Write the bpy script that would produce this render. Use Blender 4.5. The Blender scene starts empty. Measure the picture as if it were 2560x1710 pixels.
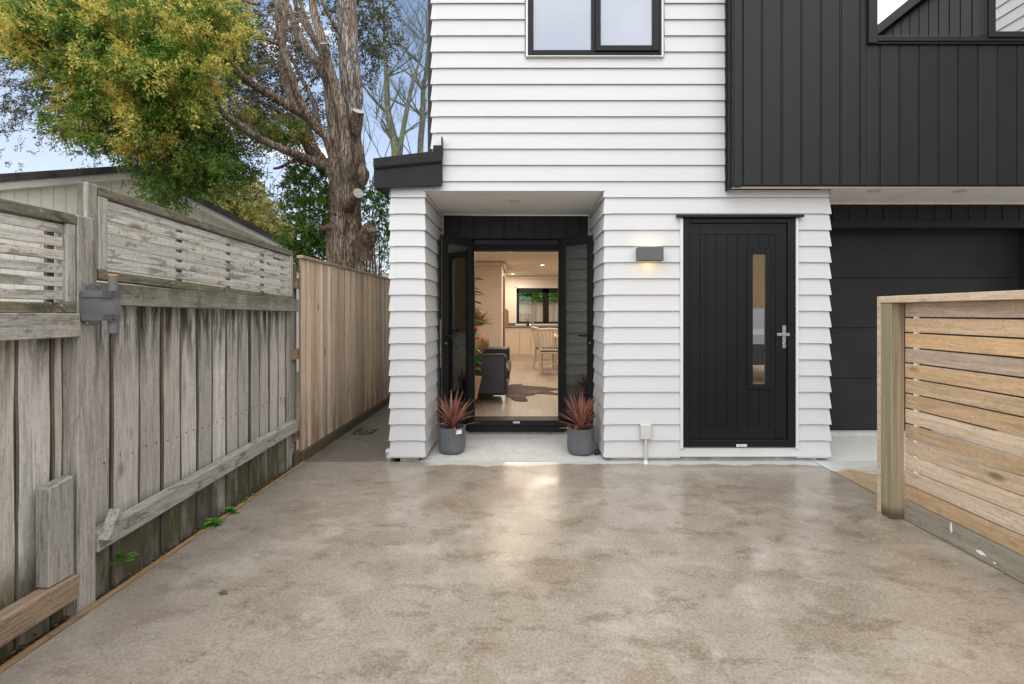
import bpy, math, random
import numpy as np
from mathutils import Vector, Matrix
random.seed(7); rng = np.random.default_rng(7)
scene = bpy.context.scene
COL = scene.collection
F = 2560*17/36.0; CU, CV, H = 1305.0, 782.0, 1.354

def P(u, v, Y):
    return Vector(((u-CU)/F*Y, Y, H-(v-CV)/F*Y))

# ------------------------------------------------------------------ materials
class NT:
    def __init__(s, name):
        s.m = bpy.data.materials.new(name); s.m.use_nodes = True
        s.t = s.m.node_tree; s.n = s.t.nodes; s.l = s.t.links
        s.b = s.n['Principled BSDF']; s.out = s.n['Material Output']
    def N(s, typ, ins=None, **kw):
        n = s.n.new(typ)
        for k, v in kw.items(): setattr(n, k, v)
        if ins:
            for k, v in ins.items(): s.set(n.inputs[k], v)
        return n
    def set(s, sock, v):
        if isinstance(v, bpy.types.NodeSocket): s.l.new(v, sock)
        elif isinstance(v, bpy.types.Node): s.l.new(v.outputs[0], sock)
        else:
            if hasattr(sock, 'default_value'):
                if sock.type == 'RGBA' and len(v) == 3: v = (*v, 1)
                sock.default_value = v
    def coord(s, scale=(1,1,1), island=0, src='Object', rot=(0,0,0)):
        tc = s.N('ShaderNodeTexCoord').outputs[src]
        if island:
            g = s.N('ShaderNodeNewGeometry').outputs['Random Per Island']
            mm = s.N('ShaderNodeMath', {0: g, 1: island}, operation='MULTIPLY')
            cx = s.N('ShaderNodeCombineXYZ', {0: mm, 1: mm, 2: mm})
            tc = s.N('ShaderNodeVectorMath', {0: tc, 1: cx.outputs[0]}, operation='ADD').outputs[0]
        return s.N('ShaderNodeMapping', {'Vector': tc, 'Scale': scale, 'Rotation': rot}).outputs[0]
    def noise(s, vec, scale=1, detail=4, rough=.55, dist=0):
        return s.N('ShaderNodeTexNoise', {'Vector': vec, 'Scale': scale, 'Detail': detail, 'Roughness': rough, 'Distortion': dist}).outputs[0]
    def ramp(s, fac, stops, interp='LINEAR'):
        r = s.N('ShaderNodeValToRGB', {'Fac': fac}); cr = r.color_ramp; cr.interpolation = interp
        while len(cr.elements) < len(stops): cr.elements.new(.5)
        for e, (p, c) in zip(cr.elements, stops):
            e.position = p; e.color = (*c, 1) if not isinstance(c, (int, float)) else (c, c, c, 1)
        return r.outputs[0]
    def mr(s, v, a, b, c=0., d=1., smooth=False):
        n = s.N('ShaderNodeMapRange', {'Value': v, 'From Min': a, 'From Max': b, 'To Min': c, 'To Max': d})
        if smooth: n.interpolation_type = 'SMOOTHSTEP'
        return n.outputs[0]
    def math(s, op, a, b=0.):
        return s.N('ShaderNodeMath', {0: a, 1: b}, operation=op).outputs[0]
    def mix(s, f, a, b, blend='MIX'):
        n = s.N('ShaderNodeMix', data_type='RGBA', blend_type=blend)
        s.set(n.inputs[0], f); s.set(n.inputs[6], a); s.set(n.inputs[7], b)
        return n.outputs[2]
    def xyz(s, src='Object'):
        return s.N('ShaderNodeSeparateXYZ', {0: s.N('ShaderNodeTexCoord').outputs[src]}).outputs
    def wxyz(s):
        return s.N('ShaderNodeSeparateXYZ', {0: s.N('ShaderNodeNewGeometry').outputs['Position']}).outputs
    def bump(s, h, strength=.3, dist=.01, normal=None):
        n = s.N('ShaderNodeBump', {'Height': h, 'Strength': strength, 'Distance': dist})
        if normal is not None: s.set(n.inputs['Normal'], normal)
        return n.outputs[0]
    def fin(s, color=None, rough=None, normal=None, spec=None, metal=None):
        if color is not None: s.set(s.b.inputs['Base Color'], color)
        if rough is not None: s.set(s.b.inputs['Roughness'], rough)
        if normal is not None: s.set(s.b.inputs['Normal'], normal)
        if spec is not None: s.set(s.b.inputs['Specular IOR Level'], spec)
        if metal is not None: s.set(s.b.inputs['Metallic'], metal)
        return s.m

def plain(name, c, rough=.5, metal=0, spec=.5, var=.08, scale=6, bump=0, bscale=200):
    t = NT(name); n = t.noise(t.coord(), scale, 5)
    a = tuple(max(0, x*(1-var)) for x in c); b = tuple(min(1, x*(1+var)) for x in c)
    col = t.mix(t.mr(n, .3, .7), a, b)
    nr = None
    if bump: nr = t.bump(t.noise(t.coord(), bscale, 2), bump, .002)
    r = t.mr(t.noise(t.coord(), scale*2.3, 4), .3, .7, rough*.88, min(1, rough*1.12))
    return t.fin(col, r, nr, spec, metal)

def emis(name, c, s):
    t = NT(name); t.fin((*c,), .5); t.set(t.b.inputs['Emission Color'], c); t.b.inputs['Emission Strength'].default_value = s
    return t.m

def wood(name, c1, c2, axis, dark=(.05,.045,.04), damt=.5, moss=None, mossz=None, stainz=None, rnd=.25, rough=.75, grain=1.0, spec=.3, warm=None, knots=True, gb=.5):
    t = NT(name)
    sc = [34, 34, 34]; sc[axis] = 2.0
    sc2 = [7, 7, 7]; sc2[axis] = .9
    v1 = t.coord(tuple(x*grain for x in sc), 13.7)
    g1 = t.noise(v1, 1, 6, .65, .6)
    scf = [110, 110, 110]; scf[axis] = 5
    g3 = t.noise(t.coord(tuple(scf), 5.3), 1, 4, .75, .3); sp = t.noise(t.coord((70,70,70) if axis != 2 else (80,80,38)), 1, 3, .8)
    v2 = t.coord(tuple(sc2), 29.1)
    g2 = t.noise(v2, 1, 6, .7, .8)
    g = t.math('ADD', t.math('MULTIPLY', g1, .42), t.math('MULTIPLY', g3, .58))
    col = t.mix(t.mr(g, .36, .62), tuple(x*.9 for x in c1), c2)
    col = t.mix(t.mr(g2, .4, .72, 0, .55), col, t.mix(.5, c1, (c2[0]*1.25, c2[1]*1.2, c2[2]*1.15)))
    col = t.mix(t.mr(sp, .52, .62, 0, .30), col, tuple(x*.5 for x in c1))
    # fine dark cracks along the grain
    cr = t.noise(v1, 2.2, 2, .5, 1.5)
    col = t.mix(t.mr(cr, .56, .66, 0, .6*damt+.12), col, dark)
    if knots:
        kv = [5, 5, 5]; kv[axis] = 2.0
        vo = t.N('ShaderNodeTexVoronoi', {'Vector': t.coord(tuple(kv), 17.3), 'Scale': 1.0, 'Randomness': 1.0}).outputs['Distance']
        col = t.mix(t.mr(vo, .05, .13, .75, 0), col, (c1[0]*.35, c1[1]*.3, c1[2]*.25))
    g4 = t.noise(t.coord((6, 5, 14) if axis != 2 else (11, 11, 1.0), 7.7), 1, 7, .72, .4)
    if damt: col = t.mix(t.mr(g4, .53 if name == 'weathered_slat' else .56, .58 if name == 'weathered_slat' else .60, 0, damt), col, dark)
    z = t.wxyz()[2]
    if stainz:
        z0, z1, amt, dc = stainz   # strongest at z1, gone at z0
        m = t.math('MULTIPLY', t.mr(z, z0, z1), t.mr(t.noise(t.coord((18, 18, 1.6), 3.1), 1, 6, .7, .3), .44, .56))
        col = t.mix(t.math('MULTIPLY', m, amt), col, dc)
    if axis == 1 and damt > .6:   # pale lichen flecks on the old rails and frames
        lc = t.noise(t.coord((38,38,38), 4.4), 1, 3, .7)
        col = t.mix(t.mr(lc, .62, .67, 0, .55), col, (.42,.41,.34))
        ly = t.noise(t.coord((13,9,20), 1.4), 1, 5, .7)
        col = t.mix(t.mr(ly, .58, .64, 0, .6), col, (.19,.14,.035))
    if moss:
        z0, z1 = mossz
        n = t.noise(t.coord((7, 7, 2.2), 2.3), 1, 7, .72)
        m = t.math('MULTIPLY', t.mr(z, z0, z1), t.mr(n, .30, .55, .35, 1))
        col = t.mix(m, col, moss)
    rr = t.N('ShaderNodeNewGeometry').outputs['Random Per Island']
    val = t.mr(rr, 0, 1, 1-rnd, 1+rnd*.8)
    hs = t.N('ShaderNodeHueSaturation', {'Color': col, 'Value': val, 'Saturation': t.mr(t.math('FRACT', t.math('MULTIPLY', rr, 7.13)), 0, 1, .75, 1.25)})
    h = t.math('ADD', t.math('MULTIPLY', g1, .8), t.math('MULTIPLY', t.math('MULTIPLY', cr, -1), .5))
    return t.fin(hs.outputs[0], rough, t.bump(h, gb, .004), spec)

M = {}
# painted weatherboard
t = NT('white_paint')
z = t.wxyz()[2]
c = t.mix(t.mr(t.noise(t.coord((.6,.6,2.5)), 1, 5, .6), .35, .65), (.515,.518,.525), (.545,.548,.553))
c = t.mix(t.math('MULTIPLY', t.mr(z, .5, 0, 0, 1), t.mr(t.noise(t.coord((2,2,5)), 1.3, 6, .7), .45, .7, 0, .22)), c, (.42,.39,.34))
M['white'] = t.fin(c, t.mr(t.noise(t.coord(), 9), .3, .7, .42, .6), t.bump(t.noise(t.coord((3,3,60)), 3, 3), .05, .002), .4)
M['trimwhite'] = plain('trim_white', (.60,.60,.595), .45, var=.03)
M['soffit'] = plain('soffit_paint', (.86,.86,.84), .6, var=.04)
M['black'] = plain('black_aluminium', (.009,.009,.0095), .5, spec=.22, var=.12, scale=3)
M['blackdoor'] = plain('black_door_paint', (.006,.006,.0063), .45, spec=.25, var=.25, scale=2.5)
t = NT('charcoal_cladding')
n = t.noise(t.coord((.9,.9,.7), 5.0), 1, 6, .6)
c = t.mix(t.mr(n, .3, .7), (.014,.014,.0145), (.022,.022,.0225))
M['charcoal'] = t.fin(c, t.mr(n, .3, .7, .42, .58), t.bump(t.noise(t.coord((120,120,120)), 1, 2), .06, .002), .22)
t = NT('garage_door_paint')
n = t.noise(t.coord((2,2,2)), 1, 6, .65)
c = t.mix(t.mr(n, .35, .7), (.012,.012,.013), (.024,.024,.025))
sc_ = t.noise(t.coord((4,4,4)), 1, 8, .75)
c = t.mix(t.math('MULTIPLY', t.mr(t.wxyz()[2], .7, .2), t.mr(sc_, .6, .75, 0, .5)), c, (.09,.09,.09))
M['garage'] = t.fin(c, .55, t.bump(t.noise(t.coord((90,90,90)), 1, 3), .25, .003), .35)
M['steel'] = plain('brushed_steel', (.62,.61,.58), .28, 1, var=.05)
M['chrome'] = plain('chrome', (.8,.8,.8), .12, 1, var=.02)
M['greyplastic'] = plain('grey_plastic', (.135,.135,.14), .5, var=.15, scale=14)
M['lightplastic'] = plain('light_grey_plastic', (.50,.50,.49), .5, var=.05)
M['orange'] = plain('orange_plastic', (.75,.32,.06), .5)
M['sticker'] = plain('sticker_white', (.75,.75,.75), .5, var=.04)
M['ink'] = plain('sticker_ink', (.03,.03,.035), .6)
M['lampgrey'] = plain('lamp_grey_metal', (.085,.085,.088), .45)
M['rubber'] = plain('rubber', (.02,.02,.02), .7)

# concrete
def concrete(name, base, wet, stain, lightc, mode):
    t = NT(name); co = t.coord()
    W = t.wxyz(); x, y = W[0], W[1]
    rot = t.coord((1, 1.25, 1), rot=(0, 0, math.radians(14)))
    big = t.noise(t.coord((1.0,1.3,1)), .7, 5, .6, .3)
    mid = t.noise(rot, 2.3, 8, .68, .35)
    fine = t.noise(co, 70, 5, .8)
    vf = t.noise(co, 330, 2, .6)
    c = t.mix(t.mr(big, .3, .7), base, tuple(v*.82 for v in base))
    c = t.mix(t.mr(mid, .38, .52, .85, 0), c, stain)
    st2 = t.noise(t.coord((1.2, 2.3, 1), rot=(0,0,math.radians(24))), 2.6, 9, .74, .2)
    c = t.mix(t.mr(st2, .53, .59, 0, .75), c, wet)
    bl = t.noise(t.coord((1,1.1,1), rot=(0,0,.6)), 3.0, 8, .70, .4)
    c = t.mix(t.mr(bl, .50, .64, 0, .7), c, lightc)
    mot = t.noise(co, 17, 6, .75, .3)
    c = t.mix(t.mr(mot, .44, .60, .0, .34), c, tuple(v*.62 for v in base))
    c = t.mix(t.mr(vf, .52, .66, 0, .38), c, tuple(v*.35 for v in base))
    c = t.mix(t.mr(fine, .44, .58, 0, .32), c, lightc); c = t.mix(t.mr(fine, .50, .38, 0, .40), c, tuple(v*.45 for v in base))
    pit = t.N('ShaderNodeTexVoronoi', {'Vector': co, 'Scale': 5.0}).outputs['Distance']
    c = t.mix(t.mr(pit, .006, .012, .7, 0), c, (.04,.03,.025))
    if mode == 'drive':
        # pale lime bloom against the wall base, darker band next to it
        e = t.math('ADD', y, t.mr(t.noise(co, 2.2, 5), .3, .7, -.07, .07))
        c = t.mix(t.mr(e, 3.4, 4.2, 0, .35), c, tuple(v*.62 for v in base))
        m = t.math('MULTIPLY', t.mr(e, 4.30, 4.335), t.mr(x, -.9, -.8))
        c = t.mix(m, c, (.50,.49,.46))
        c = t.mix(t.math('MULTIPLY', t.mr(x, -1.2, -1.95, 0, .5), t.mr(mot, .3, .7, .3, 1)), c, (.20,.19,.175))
    if mode == 'garage':
        e = t.math('ADD', y, t.mr(t.noise(co, 1.8, 6, .6), .3, .7, -.28, .28))
        c = t.mix(t.mr(e, 4.10, 4.22), t.mix(t.mr(mot, .35, .65), (.34,.22,.10), (.42,.34,.24)), (.55,.55,.53))
        c = t.mix(t.math('MULTIPLY', t.mr(st2, .5, .62, 0, .5), t.mr(e, 4.4, 4.0)), c, (.26,.15,.06))
    w = t.mr(t.noise(t.coord((1, 1.5, 1)), 1.5, 5, .6, .3), .38, .62)
    if mode == 'porch': rough = t.mr(mid, .3, .7, .42, .6)
    else: rough = t.math('ADD', t.mr(w, 0, 1, .16, .42), t.mr(vf, .3, .7, -.02, .08))
    h = t.math('ADD', t.math('MULTIPLY', fine, .5), t.math('MULTIPLY', vf, .5))
    if mode != 'porch':
        t.b.inputs['Coat Weight'].default_value = 1.0; t.b.inputs['Coat IOR'].default_value = 1.5
        t.set(t.b.inputs['Coat Roughness'], t.mr(w, 0, 1, .15, .28))
        t.set(t.b.inputs['Coat Normal'], t.bump(fine, .09, .003))
        rough = t.mr(mid, .3, .7, .5, .7)
    return t.fin(c, rough, t.bump(h, .25, .004), .35)
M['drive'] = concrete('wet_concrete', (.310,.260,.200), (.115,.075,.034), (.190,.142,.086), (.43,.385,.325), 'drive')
M['path'] = concrete('damp_path_concrete', (.13,.115,.095), (.07,.06,.045), (.10,.085,.065), (.19,.18,.165), 'path')
M['apron'] = concrete('garage_concrete', (.42,.40,.36), (.30,.24,.16), (.38,.34,.28), (.55,.55,.52), 'garage')
M['porch'] = concrete('pale_porch_concrete', (.56,.56,.545), (.40,.40,.38), (.48,.48,.46), (.64,.64,.63), 'porch')
M['found'] = plain('foundation_concrete', (.30,.29,.27), .85, var=.3, scale=12, bump=.3, bscale=60)
t = NT('grass_ground'); c = t.mix(t.mr(t.noise(t.coord(), 3, 6), .35, .65), (.11,.10,.06), (.16,.14,.09)); M['grass'] = t.fin(c, .9)
t = NT('damp_soil'); c = t.mix(t.mr(t.noise(t.coord(), 40, 6, .7), .35, .65), (.02,.016,.012), (.08,.06,.04)); M['soil'] = t.fin(c, .8, t.bump(t.noise(t.coord(), 60, 5), .8, .02))

GREY1, GREY2 = (.325,.30,.265), (.56,.53,.485)
mossc = (.075,.075,.035)
M['oldpaling'] = wood('weathered_paling', GREY1, GREY2, 2, damt=.22, moss=(.085,.08,.042), mossz=(.38,.24), stainz=(.95,1.28,1.0,(.05,.044,.038)), rnd=.30)
M['oldpost'] = wood('weathered_post', (.24,.22,.19), (.46,.43,.38), 2, damt=.5, moss=(.15,.145,.09), mossz=(.5,4.5), stainz=(1.38,1.62,1.0,(.055,.042,.035)), rnd=.1)
M['stud'] = wood('short_stud_timber', (.21,.195,.17), (.38,.36,.32), 2, damt=.5, rnd=.05)
M['oldrail'] = wood('weathered_rail', (.22,.205,.18), (.44,.42,.38), 1, damt=.65, moss=(.09,.08,.035), mossz=(1.30,1.50), rnd=.15)
M['lowrail'] = wood('low_rail_timber', (.21,.20,.18), (.43,.41,.375), 1, damt=.55, rnd=.15)
M['slat'] = wood('weathered_slat', (.36,.34,.305), (.62,.60,.555), 1, damt=.6, dark=(.10,.085,.06), rnd=.16)
M['trelframe'] = wood('mossy_frame_timber', (.075,.068,.042), (.22,.20,.145), 1, damt=.85, dark=(.05,.05,.03), rnd=.15)
M['trelstile'] = wood('mossy_stile_timber', (.23,.22,.18), (.46,.44,.38), 2, damt=.6, dark=(.05,.05,.03), rnd=.15)
M['brownrail'] = wood('newer_brown_rail', (.20,.125,.068), (.34,.235,.14), 1, damt=.45, dark=(.06,.04,.03), rnd=.1)
M['newpaling'] = wood('tan_paling', (.58,.43,.29), (.84,.68,.50), 2, damt=.28, dark=(.11,.085,.06), stainz=(.75,.15,.75,(.17,.095,.05)), rnd=.30)
M['newcap'] = wood('new_fence_cap', (.25,.17,.095), (.40,.29,.17), 1, damt=.4, rnd=.1)
M['plinth'] = wood('wet_plinth_board', (.065,.05,.03), (.13,.10,.06), 1, damt=.4, rnd=.1)
M['kerb'] = wood('formwork_strip', (.19,.105,.035), (.33,.20,.085), 1, damt=.4, rnd=.1)
M['pine'] = wood('clean_pine_slat', (.40,.275,.165), (.63,.475,.325), 1, damt=.22, dark=(.19,.15,.11), rnd=.20, grain=.7, rough=.6, gb=.2)
M['pinecap'] = wood('pine_cap', (.44,.31,.17), (.64,.50,.33), 1, damt=.15, dark=(.2,.14,.08), rnd=.05, grain=.6, rough=.6, gb=.2)
M['grime'] = wood('grimy_board_edge', (.06,.052,.04), (.15,.135,.11), 2, damt=.5, rnd=.2, knots=False)  # edge mould plus joint shade painted dark, as diffuse light leaves little
M['newgrime'] = wood('brown_board_edge', (.18,.125,.075), (.34,.25,.16), 2, damt=.4, rnd=.2, knots=False)  # browner tone on the edge strips of the new palings
t = NT('treated_post')
v = t.coord((34,34,1.2)); g = t.noise(v, 1, 6, .6, .8)
c = t.mix(t.mr(g, .35, .65), (.20,.15,.095), (.36,.285,.19))
c = t.mix(t.math('MULTIPLY', t.mr(t.wxyz()[0], 2.475, 2.42, 0, 1), t.mr(t.noise(t.coord((9,9,.9)), 1, 4), .3, .6, .1, .75)), c, (.21,.225,.125))
c = t.mix(t.mr(t.wxyz()[2], .09, .03, 0, .8), c, (.045,.035,.015))
M['treatedpost'] = t.fin(c, .7, t.bump(g, .3, .003), .3)
M['greenboard'] = wood('green_treated_board', (.20,.175,.12), (.33,.295,.22), 1, damt=.25, rnd=.05, rough=.6)
t = NT('white_splash'); M['splash'] = t.fin((.75,.75,.74), .6)

# interior
M['iwall'] = plain('interior_wall_paint', (.66,.57,.47), .7, var=.03)
M['iceil'] = plain('interior_ceiling_paint', (.70,.62,.53), .8, var=.02)
M['cab'] = plain('kitchen_cabinet', (.60,.50,.38), .45, var=.03)
t = NT('oak_laminate')
br = t.N('ShaderNodeTexBrick', {'Vector': t.coord((1,1,1), rot=(0,0,math.radians(90))), 'Scale': 1.0, 'Mortar Size': .002, 'Brick Width': 1.2, 'Row Height': .18, 'Color1': (.33,.28,.23,1), 'Color2': (.44,.385,.325,1), 'Mortar': (.2,.16,.12,1)})
g = t.noise(t.coord((40,2.0,1)), 1, 6, .65, .8)
c = t.mix(t.mr(g, .3, .7, 0, .45), br.outputs[0], (.25,.19,.14)); M['floor'] = t.fin(c, .38, None, .5)
t = NT('black_leather'); c = t.mix(t.mr(t.noise(t.coord(), 5, 5), .3, .7), (.014,.014,.016), (.035,.035,.038)); M['leather'] = t.fin(c, .38, t.bump(t.noise(t.coord(), 90, 3), .3, .003), .5)
t = NT('cowhide'); n = t.noise(t.coord(), 3.2, 5, .6, .5); c = t.ramp(n, [(0,(.012,.007,.005)), (.48,(.028,.014,.009)), (.58,(.075,.035,.018)), (.68,(.20,.12,.075)), (1,(.3,.2,.13))]); M['hide'] = t.fin(c, .7, t.bump(t.noise(t.coord((60,8,1)),1,4), .6, .01))
M['chairwhite'] = plain('cream_chair_paint', (.60,.54,.45), .45, var=.04)
M['seatgrey'] = plain('grey_seat_pad', (.09,.09,.10), .8)
M['benchtop'] = plain('benchtop', (.10,.09,.08), .3)
M['boardwood'] = wood('chopping_board_wood', (.11,.045,.02), (.22,.09,.04), 2, damt=.2, rnd=.05)
M['terracotta'] = plain('blush_ceramic', (.52,.30,.20), .55, var=.1)
M['cushion'] = plain('tan_cushion', (.36,.20,.11), .7, var=.2)
M['grasses'] = plain('dried_grass', (.22,.12,.07), .9, var=.4, scale=20)

def leafmat(name, cols, patch=None, pscale=1.2, trans=.35, rough=.5, thr=(.45,.6)):
    """cols: per-leaf colours; patch: colours of the young gold tips, in drifts"""
    t = NT(name)
    rr = t.N('ShaderNodeNewGeometry').outputs['Random Per Island']
    n = len(cols)
    c = t.ramp(rr, [(i/max(1, n-1), x) for i, x in enumerate(cols)])
    if patch:
        m = t.noise(t.coord(), pscale, 5, .65)
        pc = t.ramp(rr, [(i/max(1, len(patch)-1), x) for i, x in enumerate(patch)])
        c = t.mix(t.mr(m, thr[0], thr[1]), c, pc)
    t.set(t.b.inputs['Base Color'], c); t.b.inputs['Roughness'].default_value = rough
    t.b.inputs['Specular IOR Level'].default_value = .3
    tr = t.N('ShaderNodeBsdfTranslucent', {'Color': c})
    mx = t.N('ShaderNodeMixShader', {0: trans, 1: t.b.outputs[0], 2: tr.outputs[0]})
    t.l.new(mx.outputs[0], t.out.inputs[0]); return t.m
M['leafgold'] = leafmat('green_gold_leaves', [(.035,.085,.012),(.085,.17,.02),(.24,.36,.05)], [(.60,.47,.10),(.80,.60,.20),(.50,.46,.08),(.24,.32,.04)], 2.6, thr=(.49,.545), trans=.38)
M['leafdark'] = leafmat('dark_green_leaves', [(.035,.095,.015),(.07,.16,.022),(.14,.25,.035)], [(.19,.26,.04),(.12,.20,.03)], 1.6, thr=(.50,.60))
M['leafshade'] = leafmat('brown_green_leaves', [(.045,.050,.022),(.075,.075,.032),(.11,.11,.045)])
M['leafyellow'] = leafmat('yellow_conifer_leaves', [(.36,.28,.05),(.52,.38,.07),(.24,.25,.06),(.16,.18,.05)], [(.13,.17,.06),(.20,.23,.09)], .35)
M['leaffar'] = leafmat('grey_green_leaves', [(.10,.13,.08),(.14,.17,.10),(.19,.19,.10)])
M['leafbright'] = leafmat('bright_green_leaves', [(.05,.17,.02),(.10,.28,.04),(.16,.36,.05)])
M['leaffig'] = leafmat('fig_leaves', [(.02,.22,.025),(.04,.32,.04)], trans=.3, rough=.3)
M['cordy'] = leafmat('red_cordyline_leaves', [(.13,.04,.03),(.25,.085,.06),(.36,.15,.11),(.19,.065,.05),(.38,.22,.15),(.30,.08,.05)], trans=.2, rough=.4)
def bark(name, a, b, c3=None, s=1.0, bs=1.0):
    t = NT(name)
    v = t.coord((9*s, 9*s, 1.6*s)); n = t.noise(v, 1, 8, .7, .8)
    dn = t.N('ShaderNodeTexNoise', {'Vector': t.coord((14*s,14*s,5*s)), 'Scale': 1.0, 'Detail': 5.0})
    dv = t.N('ShaderNodeVectorMath', {0: dn.outputs[1], 1: (2.2,2.2,2.2)}, operation='MULTIPLY').outputs[0]
    vv = t.N('ShaderNodeVectorMath', {0: t.coord((24*s,24*s,2.6*s)), 1: dv}, operation='ADD').outputs[0]
    vo = t.N('ShaderNodeTexVoronoi', {'Vector': vv, 'Scale': 1.0, 'Randomness': 1.0}, feature='DISTANCE_TO_EDGE').outputs[0]
    c = t.mix(t.mr(n, .33, .67), a, b)
    c = t.mix(t.mr(vo, 0, .16, .75, 0), c, tuple(x*.25 for x in a))
    if c3: c = t.mix(t.mr(t.noise(t.coord((2.2,2.2,1.3)), 1, 6, .7), .5, .62, 0, .8), c, c3)
    h = t.math('ADD', n, t.math('MULTIPLY', t.mr(vo, 0, .15), .5))
    return t.fin(c, .9, t.bump(h, bs, .05), .2)
M['bark'] = bark('rough_brown_bark', (.135,.092,.065), (.37,.275,.205), (.34,.30,.25))
M['barkpale'] = bark('pale_flaking_bark', (.17,.135,.11), (.47,.43,.39), (.20,.13,.09))
M['barklichen'] = bark('lichen_bark', (.17,.17,.13), (.34,.35,.29), (.22,.29,.11), 2)
M['twig'] = plain('grey_twig', (.17,.14,.11), .9, var=.3, scale=10)
M['cutwood'] = plain('sawn_wood_face', (.36,.33,.30), .8, var=.15, scale=15)
t = NT('fluted_grey_pot'); M['pot'] = t.fin(t.mix(t.mr(t.noise(t.coord(),8),.3,.7),(.085,.09,.097),(.115,.12,.128)), .5)

def glassmat(name, refl, tint=(.9,.93,.92), rough=0.0, rc=(1,1,1)):
    t = NT(name)
    tr = t.N('ShaderNodeBsdfTransparent', {'Color': tint})
    gl = t.N('ShaderNodeBsdfGlossy', {'Color': rc, 'Roughness': rough})
    fr = t.math('POWER', t.N('ShaderNodeLayerWeight', {'Blend': .5}).outputs['Facing'], 4.)
    f = t.math('MINIMUM', t.math('ADD', fr, refl), .95)
    mx = t.N('ShaderNodeMixShader', {0: f, 1: tr.outputs[0], 2: gl.outputs[0]})
    t.l.new(mx.outputs[0], t.out.inputs[0]); return t.m
M['glass'] = glassmat('clear_glass', .03)
M['doorglass'] = glassmat('tinted_door_glass', .26, (.60,.61,.58), rough=0.0, rc=(.8,.8,.76))
M['mirrorglass'] = glassmat('reflective_window_glass', .72, (.45,.47,.48))
M['paneglass'] = glassmat('reflective_sidelight_glass', .62, (.55,.5,.45))
t = NT('frosted_glass')
n = t.noise(t.coord((1,1,1)), 1.1, 4, .5)
c = t.mix(t.mr(n, .35, .65), (.30,.325,.38), (.36,.38,.43))
df = t.N('ShaderNodeBsdfDiffuse', {'Color': c}); trn = t.N('ShaderNodeBsdfTransparent', {'Color': (.9,.95,1,1)})
gl = t.N('ShaderNodeBsdfGlossy', {'Roughness': .15, 'Color': (.85,.9,1,1)})
m1 = t.N('ShaderNodeMixShader', {0: .22, 1: df.outputs[0], 2: trn.outputs[0]})
m2 = t.N('ShaderNodeMixShader', {0: .15, 1: m1.outputs[0], 2: gl.outputs[0]})
t.l.new(m2.outputs[0], t.out.inputs[0]); M['frost'] = t.m
M['lampwarm'] = emis('warm_lamp', (1,.72,.32), 3)
M['downlit'] = emis('lit_downlight', (1,.86,.68), 7)
M['downoff'] = plain('downlight_lens', (.72,.72,.70), .3, var=.02)
M['gable'] = plain('cream_gable_paint', (.82,.79,.73), .7, var=.08)
M['bargew'] = plain('barge_board_white', (.62,.61,.59), .6, var=.12, scale=5)
t = NT('old_roof_iron'); c = t.mix(t.mr(t.noise(t.coord((2,2,2)),1.5,6,.7), .4, .6), (.035,.033,.035), (.085,.08,.07)); M['oldroof'] = t.fin(c, .8)
M['carpaint'] = plain('silver_car_paint', (.11,.11,.115), .35, .2, var=.02)
M['tan'] = plain('tan_house_wall', (.40,.27,.14), .8, var=.08)
t = NT('hill_bush'); c = t.mix(t.mr(t.noise(t.coord(), .25, 8, .75), .35, .65), (.09,.11,.085), (.17,.18,.14)); M['hill'] = t.fin(c, 1)

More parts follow.
